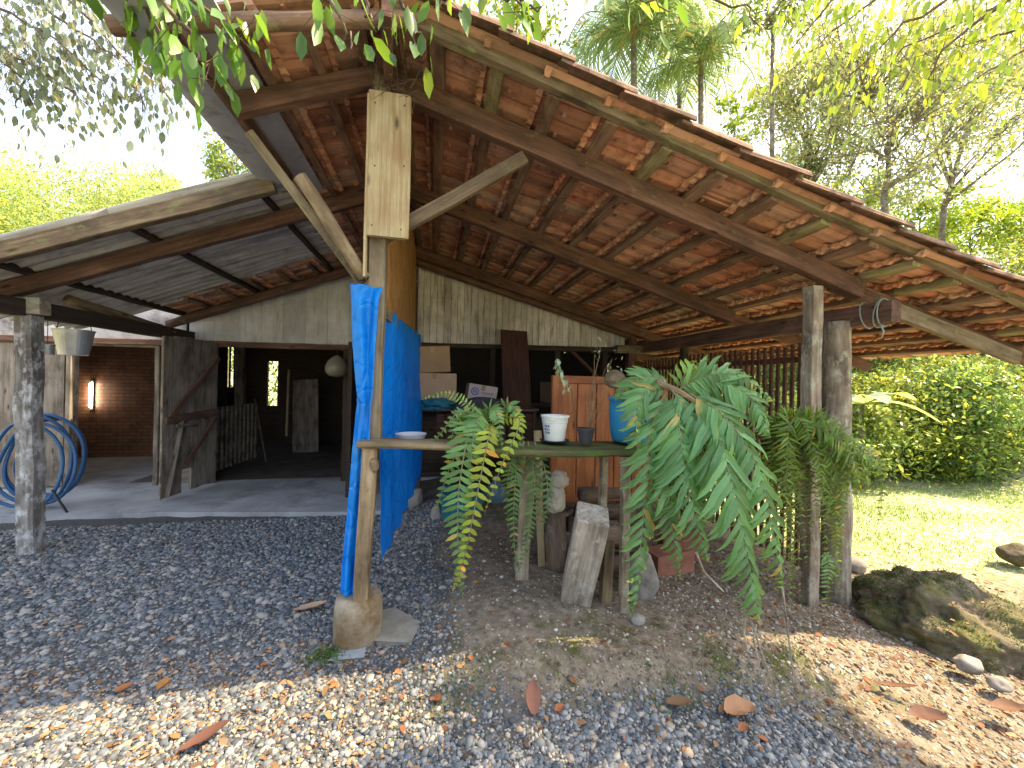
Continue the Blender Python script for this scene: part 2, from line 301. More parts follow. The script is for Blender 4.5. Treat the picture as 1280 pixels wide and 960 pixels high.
def ground_mat():
    m, n, l, bs = new_mat('yard_ground')
    mp = coords(n, l, (1, 1, 1), rnd=False)
    a = n.new('ShaderNodeAttribute'); a.attribute_name = 'zone'; sp = n.new('ShaderNodeSeparateColor'); l.new(a.outputs['Color'], sp.inputs[0])
    g1 = noise_tex(n, l, mp.outputs[0], 45, 6, 0.7); g2 = noise_tex(n, l, mp.outputs[0], 3.5, 8, 0.7); g3 = noise_tex(n, l, mp.outputs[0], 16, 7, 0.7)
    rg = ramp(n, [(0.3, (0.045, 0.045, 0.046)), (0.7, (0.14, 0.137, 0.13))]); l.new(g1.outputs[0], rg.inputs[0])
    rd = ramp(n, [(0.3, (0.09, 0.073, 0.052)), (0.5, (0.21, 0.172, 0.128)), (0.72, (0.35, 0.30, 0.225))]); l.new(g3.outputs[0], rd.inputs[0])
    rl = ramp(n, [(0.3, (0.10, 0.165, 0.045)), (0.43, (0.20, 0.26, 0.085)), (0.57, (0.58, 0.52, 0.36))]); l.new(g3.outputs[0], rl.inputs[0])
    rm = ramp(n, [(0.5, (0, 0, 0)), (0.64, (1, 1, 1))]); l.new(g2.outputs[0], rm.inputs[0])
    c = mixc(n, l, sp.outputs[0], rg.outputs[0], rd.outputs[0])
    mu = n.new('ShaderNodeMath'); mu.operation = 'MULTIPLY'; l.new(rm.outputs[0], mu.inputs[0]); l.new(sp.outputs[2], mu.inputs[1])
    c = mixc(n, l, mu.outputs[0], c, (0.075, 0.085, 0.02))
    c = mixc(n, l, sp.outputs[1], c, rl.outputs[0])
    l.new(c, bs.inputs['Base Color']); bs.inputs['Roughness'].default_value = 0.95; bs.inputs['Specular IOR Level'].default_value = 0.2
    bump(n, l, bs, g1.outputs[0], 0.8, 0.02)
    return m
M_GROUND = ground_mat()
m_, n_, l_, b_ = new_mat('lamp_glow'); b_.inputs['Emission Color'].default_value = (1, 0.84, 0.62, 1); b_.inputs['Emission Strength'].default_value = 20.0
M_GLOW = m_
M_MESHWIRE = plain('black_wire_netting', (0.015, 0.015, 0.015), 0.6, 0.2, 5, 0.3, bmp=0)

# ------------------------------------------------------------------ mesh helpers
def thing(name, label, cat, loc=(0, 0, 0), group=None, kind=None):
    o = bpy.data.objects.new(name, None); COL.objects.link(o); o.location = Vector([float(x) for x in loc]); o.empty_display_size = 0.1
    o['label'] = label; o['category'] = cat
    if group: o['group'] = group
    if kind: o['kind'] = kind
    return o
def tag(o, label, cat, group=None, kind=None):
    if label: o['label'] = label
    if cat: o['category'] = cat
    if group: o['group'] = group
    if kind: o['kind'] = kind
    return o
def link(name, me, mat, parent=None, mw=None):
    o = bpy.data.objects.new(name, me); COL.objects.link(o)
    if mat: me.materials.append(mat)
    if mw is None: mw = Matrix.Identity(4)
    if parent is not None:
        o.parent = parent
        chain = Matrix.Identity(4); p = parent
        chain = WM.get(parent.name) or Matrix.Translation(parent.location)
        o.matrix_parent_inverse = chain.inverted()
    o.matrix_basis = mw
    WM[o.name] = mw.copy()
    return o
WM = {}
def mesh(name, V, Fc, mat, parent=None, mw=None, smooth=False, tone=None):
    me = bpy.data.meshes.new(name)
    V = np.asarray(V, dtype=np.float32)
    if isinstance(Fc, np.ndarray):
        nf, k = Fc.shape
        me.vertices.add(len(V)); me.vertices.foreach_set('co', V.ravel())
        me.loops.add(nf*k); me.loops.foreach_set('vertex_index', Fc.astype(np.int32).ravel())
        me.polygons.add(nf); me.polygons.foreach_set('loop_start', np.arange(0, nf*k, k, dtype=np.int32))
        me.update(calc_edges=True); me.validate()
    else:
        me.from_pydata([tuple(map(float, v)) for v in V], [], Fc); me.update()
    if smooth: me.polygons.foreach_set('use_smooth', np.ones(len(me.polygons), dtype=bool))
    if tone is not None:
        a = me.color_attributes.new('tone', 'FLOAT_COLOR', 'POINT')
        t = np.ones((len(V), 4), dtype=np.float32); t[:, :3] = tone; a.data.foreach_set('color', t.ravel())
    return link(name, me, mat, parent, mw)
class MB:
    def __init__(s): s.V = []; s.F = []
    def add(s, V, F):
        o = len(s.V); s.V += [tuple(map(float, v)) for v in V]; s.F += [tuple(i+o for i in f) for f in F]; return s
    def box(s, a, b, rot=None, loc=None):
        x0, y0, z0 = a; x1, y1, z1 = b
        V = [(x0, y0, z0), (x1, y0, z0), (x1, y1, z0), (x0, y1, z0), (x0, y0, z1), (x1, y0, z1), (x1, y1, z1), (x0, y1, z1)]
        if rot is not None: V = [tuple(rot @ Vector(v)) for v in V]
        if loc is not None: V = [tuple(Vector(v)+Vector([float(q) for q in loc])) for v in V]
        return s.add(V, [(3, 2, 1, 0), (4, 5, 6, 7), (0, 1, 5, 4), (1, 2, 6, 5), (2, 3, 7, 6), (3, 0, 4, 7)])
    def tube(s, path, rad, sides=8, cap=True):
        V, F = tube(path, rad, sides, cap); return s.add(V, F)
    def lathe(s, prof, c=(0, 0, 0), seg=24, close=False):
        V = []; F = []
        for r, z in prof:
            for k in range(seg):
                a = 2*math.pi*k/seg; V.append((c[0]+r*math.cos(a), c[1]+r*math.sin(a), c[2]+z))
        for i in range(len(prof)-1):
            for k in range(seg):
                F.append((i*seg+k, i*seg+(k+1) % seg, (i+1)*seg+(k+1) % seg, (i+1)*seg+k))
        return s.add(V, F)
    def build(s, name, mat, parent=None, smooth=False, mw=None): return mesh(name, s.V, s.F, mat, parent, mw, smooth)
def tube(path, rad, sides=8, cap=True):
    P = [Vector([float(q) for q in p]) for p in path]
    if not hasattr(rad, '__len__'): rad = [rad]*len(P)
    V = []; F = []; up = Vector((0.13, 0.21, 0.97))
    for i, p in enumerate(P):
        t = (P[min(i+1, len(P)-1)]-P[max(i-1, 0)])
        if t.length < 1e-9: t = Vector((0, 0, 1))
        t.normalize(); a = t.cross(up)
        if a.length < 1e-3: a = t.cross(Vector((1, 0, 0)))
        a.normalize(); b = t.cross(a); up = -b if (-b).dot(up) > 0 else b
        for k in range(sides):
            q = 2*math.pi*k/sides; V.append(tuple(p+(a*math.cos(q)+b*math.sin(q))*rad[i]))
    for i in range(len(P)-1):
        for k in range(sides):
            F.append((i*sides+k, i*sides+(k+1) % sides, (i+1)*sides+(k+1) % sides, (i+1)*sides+k))
    if cap:
        F.append(tuple(range(sides))[::-1]); F.append(tuple(range((len(P)-1)*sides, len(P)*sides)))
    return V, F
def beam(name, p0, p1, w_, h_, mat, parent=None, up=(0, 0, 1), jit=0.004, seg=None, taper=1.0, bev=0.006):
    """a timber whose grain runs along local X; w_ across, h_ along 'up'"""
    p0 = Vector([float(q) for q in p0]); p1 = Vector([float(q) for q in p1]); d = p1-p0; L = d.length; d.normalize()
    up = Vector(up); s = up.cross(d).normalized(); u = d.cross(s)
    mw = Matrix((( d.x, s.x, u.x, p0.x), (d.y, s.y, u.y, p0.y), (d.z, s.z, u.z, p0.z), (0, 0, 0, 1)))
    seg = seg or max(2, int(L/0.25)); V = []; F = []
    c = bev; hw, hh = w_/2, h_/2
    prof = [(-hw+c, -hh), (hw-c, -hh), (hw, -hh+c), (hw, hh-c), (hw-c, hh), (-hw+c, hh), (-hw, hh-c), (-hw, -hh+c)]
    for i in range(seg+1):
        x = L*i/seg; k = 1+(taper-1)*i/seg
        oy, oz = random.uniform(-jit, jit), random.uniform(-jit, jit)
        for (a, b) in prof: V.append((x, a*k+oy+random.uniform(-jit, jit)*0.4, b*k+oz+random.uniform(-jit, jit)*0.4))
    for i in range(seg):
        for k in range(8): F.append((i*8+k, i*8+(k+1) % 8, (i+1)*8+(k+1) % 8, (i+1)*8+k))
    F.append(tuple(range(8))[::-1]); F.append(tuple(range(seg*8, seg*8+8)))
    F = [f[::-1] for f in F]
    return mesh(name, V, F, mat, parent, mw)
def log(name, p0, p1, r0, r1, mat, parent=None, rough=0.08, sides=14, seg=None, bend=0.0):
    p0 = Vector([float(q) for q in p0]); p1 = Vector([float(q) for q in p1]); d = p1-p0; L = d.length; d.normalize()
    q = d.to_track_quat('X', 'Z').to_matrix().to_4x4(); mw = Matrix.Translation(p0) @ q
    seg = seg or max(4, int(L/0.1)); V = []; F = []; sd = random.random()*50
    for i in range(seg+1):
        t = i/seg; r = r0+(r1-r0)*t; b = bend*math.sin(t*math.pi)
        for k in range(sides):
            a = 2*math.pi*k/sides
            rr = r*(1+rough*noise.noise(Vector((math.cos(a)*1.3+sd, math.sin(a)*1.3, t*L*4)))*2)
            V.append((L*t, rr*math.cos(a)+b, rr*math.sin(a)))
    for i in range(seg):
        for k in range(sides): F.append((i*sides+k, i*sides+(k+1) % sides, (i+1)*sides+(k+1) % sides, (i+1)*sides+k))
    F.append(tuple(range(sides))[::-1]); F.append(tuple(range(seg*sides, seg*sides+sides)))
    F = [f[::-1] for f in F]
    return mesh(name, V, F, mat, parent, mw, smooth=True)
def rock(name, c, rad, mat, parent=None, amp=0.3, sub=3, seed=0, freq=1.2):
    import bmesh
    bm = bmesh.new(); bmesh.ops.create_icosphere(bm, subdivisions=sub, radius=1.0)
    for v in bm.verts:
        n = v.co.normalized(); k = 1+amp*noise.fractal(n*freq+Vector((seed*7.3, seed*3.1, 0)), 1.0, 2.0, 4)
        v.co = Vector((n.x*rad[0]*k, n.y*rad[1]*k, n.z*rad[2]*k))
    me = bpy.data.meshes.new(name); bm.to_mesh(me); bm.free()
    me.polygons.foreach_set('use_smooth', np.ones(len(me.polygons), dtype=bool))
    return link(name, me, mat, parent, Matrix.Translation(Vector([float(q) for q in c])))
def wall_with_holes(name, axis, pos, thick, a0, a1, z0, z1, holes, mat, parent):
    """upright wall sheet: axis 'x' runs along X at Y=pos; 'y' runs along Y at X=pos; holes = (a0,a1,z0,z1)"""
    A = sorted({a0, a1, *[h[0] for h in holes], *[h[1] for h in holes]}); Z = sorted({z0, z1, *[h[2] for h in holes], *[h[3] for h in holes]})
    inh = lambda a, z: any(h[0] < a < h[1] and h[2] < z < h[3] for h in holes)
    mb = MB(); P = (lambda a, t, z: (a, pos+t, z)) if axis == 'x' else (lambda a, t, z: (pos+t, a, z))
    cells = {}
    for i in range(len(A)-1):
        for j in range(len(Z)-1): cells[i, j] = not inh((A[i]+A[i+1])/2, (Z[j]+Z[j+1])/2)
    for (i, j), ok in cells.items():
        if not ok: continue
        q = [(A[i], Z[j]), (A[i+1], Z[j]), (A[i+1], Z[j+1]), (A[i], Z[j+1])]
        mb.add([P(a, 0, z) for a, z in q], [(0, 1, 2, 3)]); mb.add([P(a, thick, z) for a, z in q], [(3, 2, 1, 0)])
        for (di, dj, e0, e1) in ((0, -1, 0, 1), (1, 0, 1, 2), (0, 1, 2, 3), (-1, 0, 3, 0)):
            if not cells.get((i+di, j+dj), False):
                (a, z), (b, y) = q[e0], q[e1]; mb.add([P(a, 0, z), P(b, 0, y), P(b, thick, y), P(a, thick, z)], [(0, 1, 2, 3)])
    return mb.build(name, mat, parent)

# templates for leaves: (along, across, normal)
T_LEAF4 = (np.array([(0, 0, 0), (0.45, 0.5, 0.12), (1, 0, -0.05), (0.45, -0.5, 0.12)], dtype=np.float32), np.array([(0, 1, 2), (0, 2, 3)]))
T_LEAF8 = (np.array([(0, 0, 0), (0.3, 0, 0.0), (0.7, 0, 0.02), (1, 0, -0.12), (0.25, 0.40, 0.10), (0.62, 0.42, 0.08), (0.25, -0.40, 0.10), (0.62, -0.42, 0.08)], dtype=np.float32),
           np.array([(0, 4, 1), (1, 4, 5), (1, 5, 2), (2, 5, 3), (0, 1, 6), (1, 7, 6), (1, 2, 7), (2, 3, 7)]))
T_PINNA = (np.array([(0, 0.28, 0), (0, -0.28, 0), (0.35, 0.5, 0.05), (0.35, -0.5, 0.05), (0.7, 0.36, -0.06), (0.7, -0.36, -0.06), (1, 0, -0.3)], dtype=np.float32),
           np.array([(0, 1, 3), (0, 3, 2), (2, 3, 5), (2, 5, 4), (4, 5, 6)]))
_bv = []
for _t, _w, _z in ((0, .26, 0), (.12, .42, .12), (.3, .5, .1), (.48, .46, -.12), (.66, .42, -.42), (.82, .30, -.8), (.94, .14, -1.2), (1, .02, -1.45)):
    _o = 0.10*math.sin(_t*11); _bv += [(_t, -_w+_o, _z+0.16), (_t, _o, _z), (_t, _w+_o, _z+0.16)]
T_BLADE = (np.array(_bv, dtype=np.float32), np.array([q for i in range(7) for q in ((3*i, 3*i+1, 3*i+4), (3*i, 3*i+4, 3*i+3), (3*i+1, 3*i+2, 3*i+5), (3*i+1, 3*i+5, 3*i+4))]))
def scatter_leaves(tmpl, pos, d, nrm, L, Wd):
    """returns verts, faces for leaves at pos pointing along d with face normal nrm"""
    tv, tf = tmpl; N = len(pos)
    d = d/np.maximum(1e-6, np.linalg.norm(d, axis=1, keepdims=True))
    s = np.cross(nrm, d); s /= np.maximum(1e-6, np.linalg.norm(s, axis=1, keepdims=True)); nn = np.cross(d, s)
    V = pos[:, None, :] + tv[None, :, 0:1]*(d*L[:, None])[:, None, :] + tv[None, :, 1:2]*(s*Wd[:, None])[:, None, :] + tv[None, :, 2:3]*(nn*Wd[:, None])[:, None, :]
    Fc = tf[None, :, :] + (np.arange(N)*len(tv))[:, None, None]
    return V.reshape(-1, 3), Fc.reshape(-1, tf.shape[1])
def unit(N): v = rng.normal(size=(N, 3)); return v/np.linalg.norm(v, axis=1, keepdims=True)
def tones(N, k, lo=0.55, hi=1.35, yellow=0.2, extra=None):
    b = rng.uniform(lo, hi, (N, 1)); t = np.repeat(b, 3, axis=1)
    y = rng.random((N, 1)) < yellow; t = np.where(y, t*np.array([[1.5, 1.2, 0.8]]), t)
    if extra is not None: t *= extra
    return np.repeat(t, k, axis=0)
def leaf_cloud(name, pos, size, mat, parent, tmpl=T_LEAF4, aspect=0.45, droop=0.4, yellow=0.2, lo=0.55, hi=1.35, extra=None, dirs=None):
    N = len(pos); d = unit(N) if dirs is None else dirs + unit(N)*0.45; d[:, 2] -= droop
    nr = unit(N)*0.8; nr[:, 2] += 0.9
    L = size*rng.uniform(0.6, 1.3, N)
    V, Fc = scatter_leaves(tmpl, pos, d, nr, L, L*aspect)
    return mesh(name, V, Fc, mat, parent, tone=tones(N, len(tmpl[0]), lo, hi, yellow, extra))

# ------------------------------------------------------------------ the ground
def gz(x, y):
    x = np.asarray(x, dtype=float); y = np.asarray(y, dtype=float)
    z = -0.05-0.28*sstep(0.3, 4.0, x)
    bed = sstep(1.70, 1.98, y)*sstep(-0.25, 0.5, x)*(1-sstep(2.4, 3.4, x))
    z = z+0.10*bed
    r = np.hypot(x, y-5); z = z+5.0*sstep(9.5, 26, r)*sstep(-8, 2, y)
    return z
def zones(x, y):
    nz = 0.22*np.sin(x*3.1+1.3*np.sin(y*2.3))+0.14*np.sin(y*5.7+x*1.7)
    gravel = np.maximum(sstep(0.35, -0.25, x+nz*0.4), sstep(1.92, 1.66, y+nz*0.25)*sstep(2.2, 1.2, x+nz))
    lawn = sstep(4.1, 5.2, x+nz+0.5*(y-3))*sstep(2.2, 3.3, y+nz*0.6)
    lawn = np.maximum(lawn, sstep(9, 11, np.hypot(x, y-5)))
    moss = sstep(1.65, 1.85, y+nz*0.2)*sstep(2.5, 2.1, y)*sstep(-0.6, 0.2, x)+0.35
    return 1-gravel, lawn, np.clip(moss, 0, 1)*(1-gravel*0.8)
def spaced(lo, hi, f0, f1, step):
    a = np.arange(f0, f1+1e-6, step); L = []; x = f0; s = step
    while x > lo: s *= 1.25; x -= s; L.append(x)
    H = []; x = f1; s = step
    while x < hi: s *= 1.25; x += s; H.append(x)
    return np.array(L[::-1]+list(a)+H)
gx = spaced(-220, 220, -5.5, 7.5, 0.06); gy = spaced(-220, 260, 0.6, 7.0, 0.06)
GX, GY = np.meshgrid(gx, gy); GZ = gz(GX, GY)
nzz = np.array([noise.fractal(Vector((a*2.2, b*2.2, 0)), 1.0, 2.0, 5) for a, b in zip(GX.ravel(), GY.ravel())]).reshape(GX.shape)
GZ = GZ+nzz*0.018
V = np.stack([GX.ravel(), GY.ravel(), GZ.ravel()], 1); nx, ny = len(gx), len(gy)
idx = np.arange(nx*ny).reshape(ny, nx)
Fg = np.stack([idx[:-1, :-1].ravel(), idx[:-1, 1:].ravel(), idx[1:, 1:].ravel(), idx[1:, :-1].ravel()], 1)
ground = mesh('ground', V, Fg, M_GROUND, smooth=True); tag(ground, None, None, kind='structure')
zd, zl, zm = zones(GX.ravel(), GY.ravel())
za = ground.data.color_attributes.new('zone', 'FLOAT_COLOR', 'POINT')
za.data.foreach_set('color', np.stack([zd, zl, zm, np.ones_like(zd)], 1).astype(np.float32).ravel())
def gnd(x, y): return float(gz(x, y))+0.018*noise.fractal(Vector((x*2.2, y*2.2, 0)), 1.0, 2.0, 5)

# concrete floor in front of and inside the barn
mb = MB()
top = [(-9.5, 5.25), (-4.39, 4.93), (-3.0, 4.93), (-1.04, 4.68), (-0.55, 4.66), (-0.45, 6.2), (3.3, 6.2), (3.3, 11.2), (-9.5, 11.2)]
nt = len(top); mb.add([(x, y, 0.0) for x, y in top]+[(x, y, -0.25) for x, y in top], [tuple(range(nt))]+[(i, i+nt, (i+1) % nt+nt, (i+1) % nt) for i in range(nt)])
cf = mb.build('concrete_floor', M_CONC); tag(cf, None, None, kind='structure')

ef = MB(); ef.box((-4.2, 6.35, -0.1), (3.3, 9.95, 0.005)); ef = ef.build('shaded_floor', plain('shaded_floor_brown', (0.085, 0.07, 0.058), 0.95, 0.4, 4, dirt=(0.16, 0.14, 0.12), dirt_amt=0.35)); tag(ef, None, None, kind='structure')  # dark brown sheet over the inner concrete; indoor shade put into its colour
# ------------------------------------------------------------------ the barn
XR, YF, YB = -0.36, 2.2, 6.2              # ridge, front verge, gable wall
def zr(x):   # top of the right rafters
    return 3.53-0.285*(min(x, 3.3)-XR)-0.245*max(0.0, x-3.3)
def zl_(x):  # top of the left rafters
    return 3.55+0.395*(x-XR)
barn = thing('barn', 'open timber barn with a clay tiled gable roof, post and white boarded gable wall', 'barn', (XR, 6.2, 0))
XE = 5.68
def slope_beam(name, xs, Y, wdt, hgt, mat, parent, f, off):
    """one rafter on a slope following f(x), off = its centre below f"""
    return beam(name, (xs[0], Y, f(xs[0])-off), (xs[1], Y, f(xs[1])-off), wdt, hgt, mat, parent)
# right rafters
for Y in (2.62, 4.05, 5.92, 7.6, 9.4):
    slope_beam('rafter', (XR+0.02, 3.5), Y, 0.08, 0.15, W_RAFTER, barn, zr, 0.078)
    slope_beam('rafter', (3.3, XE), Y+0.075, 0.07, 0.13, W_RAFTER, barn, zr, 0.07)
slope_beam('rafter', (3.5, 5.1), 2.50, 0.05, 0.12, W_BRACE, barn, zr, 0.22)
# verge boards at tile level
slope_beam('verge_board', (XR+0.1, XE), YF, 0.06, 0.075, W_BRACE, barn, zr, -0.02)
log('verge_pole', (XR+0.25, YF-0.02, 3.50), (-1.55, YF-0.03, 3.16), 0.042, 0.04, W_BATTEN, barn, 0.1)
# left rafters
slope_beam('rafter', (XR-0.02, -1.24), 2.62, 0.07, 0.12, W_RAFTER, barn, zl_, 0.065)
# battens along the roof
BX = [-0.28, -0.03, 0.32, 0.67, 1.05, 1.43, 1.83, 2.25, 2.67, 3.09, 3.50, 3.90, 4.30, 4.70, 5.10, 5.46]
for i, x in enumerate(BX):
    moss = x > 0 and (i % 3 == 2 or i % 5 == 0)
    sl = -math.atan(0.285 if x < 3.3 else 0.245)
    upv = (math.sin(-sl)*1.0, 0, math.cos(sl))
    # each batten is two lengths butted over the second rafter
    beam('batten', (x, YF+0.03, zr(x)+0.022), (x+0.01, 2.62, zr(x)+0.022), 0.085, 0.052, W_BATTEN_MOSS if moss else W_BATTEN, barn, upv)
    beam('batten', (x+0.01, 2.62, zr(x)+0.022), (x, 10.6, zr(x)+0.022), 0.075, 0.05, W_BATTEN, barn, upv)
BXL = [-0.47, -0.74, -1.02]
for x in BXL:
    beam('batten', (x, YF+0.03, zl_(x)+0.022), (x, 10.6, zl_(x)+0.022), 0.055, 0.044, W_BATTEN, barn, (-0.37, 0, 0.93))
BXL2 = [-1.35, -1.70, -2.05, -2.40, -2.75, -3.1]
for x in BXL2:
    beam('batten', (x, 5.55, zl_(x)+0.022), (x, 10.6, zl_(x)+0.022), 0.055, 0.044, W_BATTEN, barn, (-0.37, 0, 0.93))
beam('ridge_beam', (XR, YF+0.05, 3.47), (XR, 10.6, 3.49), 0.05, 0.14, W_RAFTER, barn)

# clay tiles
TW, TL = 0.205, 0.50
def tile_shape():
    ny_ = 11; P = []
    for k in range(ny_):
        t = k/(ny_-1); y = t*TW*1.12
        z = 0.004*math.cos(t*14) if t < 0.58 else 0.026*math.sin((t-0.58)/0.42*math.pi)
        P.append((y, z))
    V = []; F = []; th = 0.013; XS = (0.0, 0.035, 0.045, TL*0.55, TL); n2 = 2*ny_
    for s_, x in enumerate(XS):
        dp_ = 0.026 if s_ < 2 else 0.0
        for k, (y, z) in enumerate(P): V.append((x+(0.012*math.sin(k*2.1) if s_ == 0 else 0), y, z-dp_*(0.75+0.35*math.sin(k*1.7))))
        for (y, z) in P: V.append((x, y, z+th))
    for s_ in range(4):
        for k in range(ny_-1):
            a = s_*n2+k; F.append((a, a+1, a+n2+1, a+n2)); b = a+ny_; F.append((b, b+n2, b+n2+1, b+1))
        F.append((s_*n2, s_*n2+n2, s_*n2+n2+ny_, s_*n2+ny_)); e = s_*n2+ny_-1; F.append((e, e+ny_, e+ny_+n2, e+n2))
    for e in (0, 4*n2):
        for k in range(ny_-1): F.append((e+k, e+ny_+k, e+ny_+k+1, e+k+1) if e == 0 else (e+k, e+k+1, e+ny_+k+1, e+ny_+k))
    # nib under the upper third
    o = len(V); 
    for dx in (0.19, 0.21):
        for y in (0.05, 0.085):
            V.append((dx, y, 0.004)); V.append((dx+0.004, y, -0.012))
    F += [(o, o+2, o+3, o+1), (o+4, o+5, o+7, o+6), (o, o+1, o+5, o+4), (o+2, o+6, o+7, o+3), (o+1, o+3, o+7, o+5)]
    return np.array(V), F
TV, TF = tile_shape()
def tile_field(name, xs, f, y0, y1, sign, mat, parent, skip=None):
    Vs = []; Fs = []
    for i, x in enumerate(xs):
        xn = xs[i+1] if i+1 < len(xs) else x+sign*0.36
        d = Vector((xn-x, 0, f(xn)-f(x))); stepL = d.length; d.normalize()
        ycol = y0-0.02
        while ycol < y1:
            yj = ycol+random.uniform(-0.006, 0.006); lift = random.uniform(0, 0.006); rot = random.uniform(-0.025, 0.025)
            if skip and skip(x, ycol): ycol += TW; continue
            base = Vector((x, yj, f(x)+0.050+lift))-d*0.095
            up = Vector((-d.z*sign, 0, d.x*sign)) if sign > 0 else Vector((-d.z*sign, 0, d.x*sign))
            if up.z < 0: up = -up
            tilt = -0.035
            dd = (d-up*tilt*0).normalized()
            # tail rides on the next course
            slope_up = (stepL and 0.030/stepL)
            k = (stepL+0.13)/TL
            co = TV.copy(); co[:, 0] *= k
            X = co[:, 0:1]*np.array(dd)[None, :]*1.0
            lift_arr = (co[:, 0:1]/(TL*k))*0.028 + co[:, 2:3]
            yy = co[:, 1:2]+rot*co[:, 0:1]
            W3 = np.array(base)[None, :]+X+lift_arr*np.array(up)[None, :]+yy*np.array((0, 1.0, 0))[None, :]
            o = len(Vs)
            Vs += W3.tolist(); Fs += [tuple(q+o for q in fc) for fc in (TF if sign > 0 else [f_[::-1] for f_ in TF])]
            ycol += TW
    return mesh(name, Vs, Fs, mat, parent)
tile_field('tile_roof', BX, zr, YF-0.05, 10.6, 1, M_TILE, barn)
tile_field('tile_roof', [-0.42, -0.74, -1.02][0:3], zl_, YF-0.05, 10.6, -1, M_TILE, barn, lambda x, y: x < -0.9 and y < 0)
tile_field('tile_roof', BXL2, zl_, 5.55, 10.6, -1, M_TILE, barn)
M_TILE_OLD = plain('weathered_tile', (0.20, 0.115, 0.08), 0.95, 0.45, 16, dirt=(0.085, 0.075, 0.04), dirt_amt=0.6, bmp=0.5)
mb = MB()
def barrel(mb, p0, p1, r0, r1, up):
    p0 = np.array(p0); p1 = np.array(p1); d = (p1-p0)/np.linalg.norm(p1-p0); sd = np.cross(d, np.array(up)); sd /= np.linalg.norm(sd); u = np.cross(sd, d); V = []
    for (p, r) in ((p0, r0), (p1, r1)):
        for q in (1.0, 0.84):
            for a in range(9): t = math.pi*a/8; V.append(p+sd*r*q*math.cos(t)+u*r*q*0.8*math.sin(t)+np.array([random.uniform(-.003, .003) for _ in range(3)]))
    F = []
    for a in range(8): F += [(a, a+1, 18+a+1, 18+a), (9+a, 27+a, 27+a+1, 9+a+1), (a, 9+a, 9+a+1, a+1), (18+a, 18+a+1, 27+a+1, 27+a)]
    F += [(0, 18, 27, 9), (8, 17, 35, 26)]
    mb.add(V, F)
for i in range(len(BX)):
    x0 = BX[i]-0.03; x1 = BX[i+1]+0.05 if i+1 < len(BX) else BX[i]+0.36
    barrel(mb, (x0, YF-0.085+random.uniform(-.012, .012), zr(x0)+0.042), (x1, YF-0.085+random.uniform(-.012, .012), zr(x1)+0.072), 0.074, 0.09, (0.27, 0, 0.96))
mb.build('verge_tiles', M_TILE_OLD, barn)
mb = MB()
for k in range(22):
    y = YF-0.12+k*0.38
    prof = []
    for a in range(9):
        t = math.pi*a/8; prof.append((0.12*math.cos(t), 0.085*math.sin(t)))
    V = []; 
    for yy, s_ in ((y, 1.08), (y+0.43, 0.92)):
        for (px, pz) in prof: V.append((XR+px*s_, yy, 3.585+pz*s_))
        for (px, pz) in prof: V.append((XR+px*s_*0.86, yy, 3.575+pz*s_*0.86))
    F = []
    for a in range(8):
        F += [(a, a+1, 18+a+1, 18+a), (9+a, 27+a, 27+a+1, 9+a+1), (a, 9+a, 9+a+1, a+1), (18+a, 18+a+1, 27+a+1, 27+a)]
    F += [(0, 18, 27, 9), (8, 17, 35, 26)]
    mb.add(V, F)
mb.build('ridge_tiles', M_TILE_OLD, barn, smooth=False)

# eave beam and right posts
log('eave_beam', (3.54, 2.36, 2.12), (3.44, 6.3, 2.17), 0.09, 0.085, W_RAFTER, barn, 0.05) if False else beam('eave_beam', (3.52, 2.37, 2.135), (3.44, 6.35, 2.16), 0.10, 0.17, W_RAFTER, barn)
beam('post', (3.02, 2.60, gnd(3.02, 2.6)-0.1), (2.985, 2.60, 2.34), 0.10, 0.10, W_POST, barn, (0, 1, 0), jit=0.006)
log('post', (3.46, 2.74, gnd(3.46, 2.74)-0.1), (3.44, 2.76, 2.10), 0.108, 0.10, W_POST, barn, 0.06)
beam('post', (3.46, 4.9, -0.35), (3.46, 4.9, 2.06), 0.09, 0.09, W_INNER, barn, (0, 1, 0))
beam('post', (3.26, 6.05, -0.1), (3.26, 6.05, 2.4), 0.14, 0.12, W_RAFTER, barn, (0, 1, 0))
beam('beam_end', (2.95, 6.0, 2.12), (3.75, 5.95, 2.13), 0.12, 0.13, W_BRACE, barn)
# rope lashings on the beam end
mb = MB()
for yv, tl in ((2.58, 0.02), (2.48, -0.02), (2.455, 0.0)):
    pts = [(3.52+0.062*math.cos(a)*1.15, yv+tl*math.sin(a), 2.135+0.103*math.sin(a)*1.1) for a in np.linspace(0, 2*math.pi, 17)]
    mb.tube(pts, 0.006, 6, False)
mb.tube([(3.46, 2.44, 2.04), (3.47, 2.42, 1.98), (3.46, 2.425, 1.93)], 0.006, 6)
mb.build('rope_lashing', M_ROPE, barn, smooth=True)
# central post with its pale front board
beam('post', (-0.385, 2.55, 1.14), (-0.36, 2.55, 3.46), 0.10, 0.11, W_BRACE, barn, (0, 1, 0), jit=0.003)
b0 = atY(484, 296, 2.45); b1 = atY(488, 116, 2.45)
beam('front_board', (b0[0], 2.465, b0[2]), (b1[0], 2.465, b1[2]), 0.25, 0.035, W_BOARD, barn, (0, 1, 0), jit=0.004, bev=0.009)
mb = MB()
for fx, fz in ((-0.09, 0.06), (0.08, 0.05), (-0.08, 0.42), (0.09, 0.44), (-0.085, 0.80), (0.085, 0.81)): mb.tube([(b0[0]+fx, 2.452, b0[2]+fz), (b0[0]+fx, 2.444, b0[2]+fz)], 0.0055, 8)
mb.build('nails', M_WIRE, barn)
beam('front_board', (b0[0]-0.13, 2.50, b0[2]-0.25), (b1[0]-0.125, 2.50, b1[2]-0.02), 0.016, 0.10, W_BOARD, barn, (0, 1, 0), jit=0.001, bev=0.003)
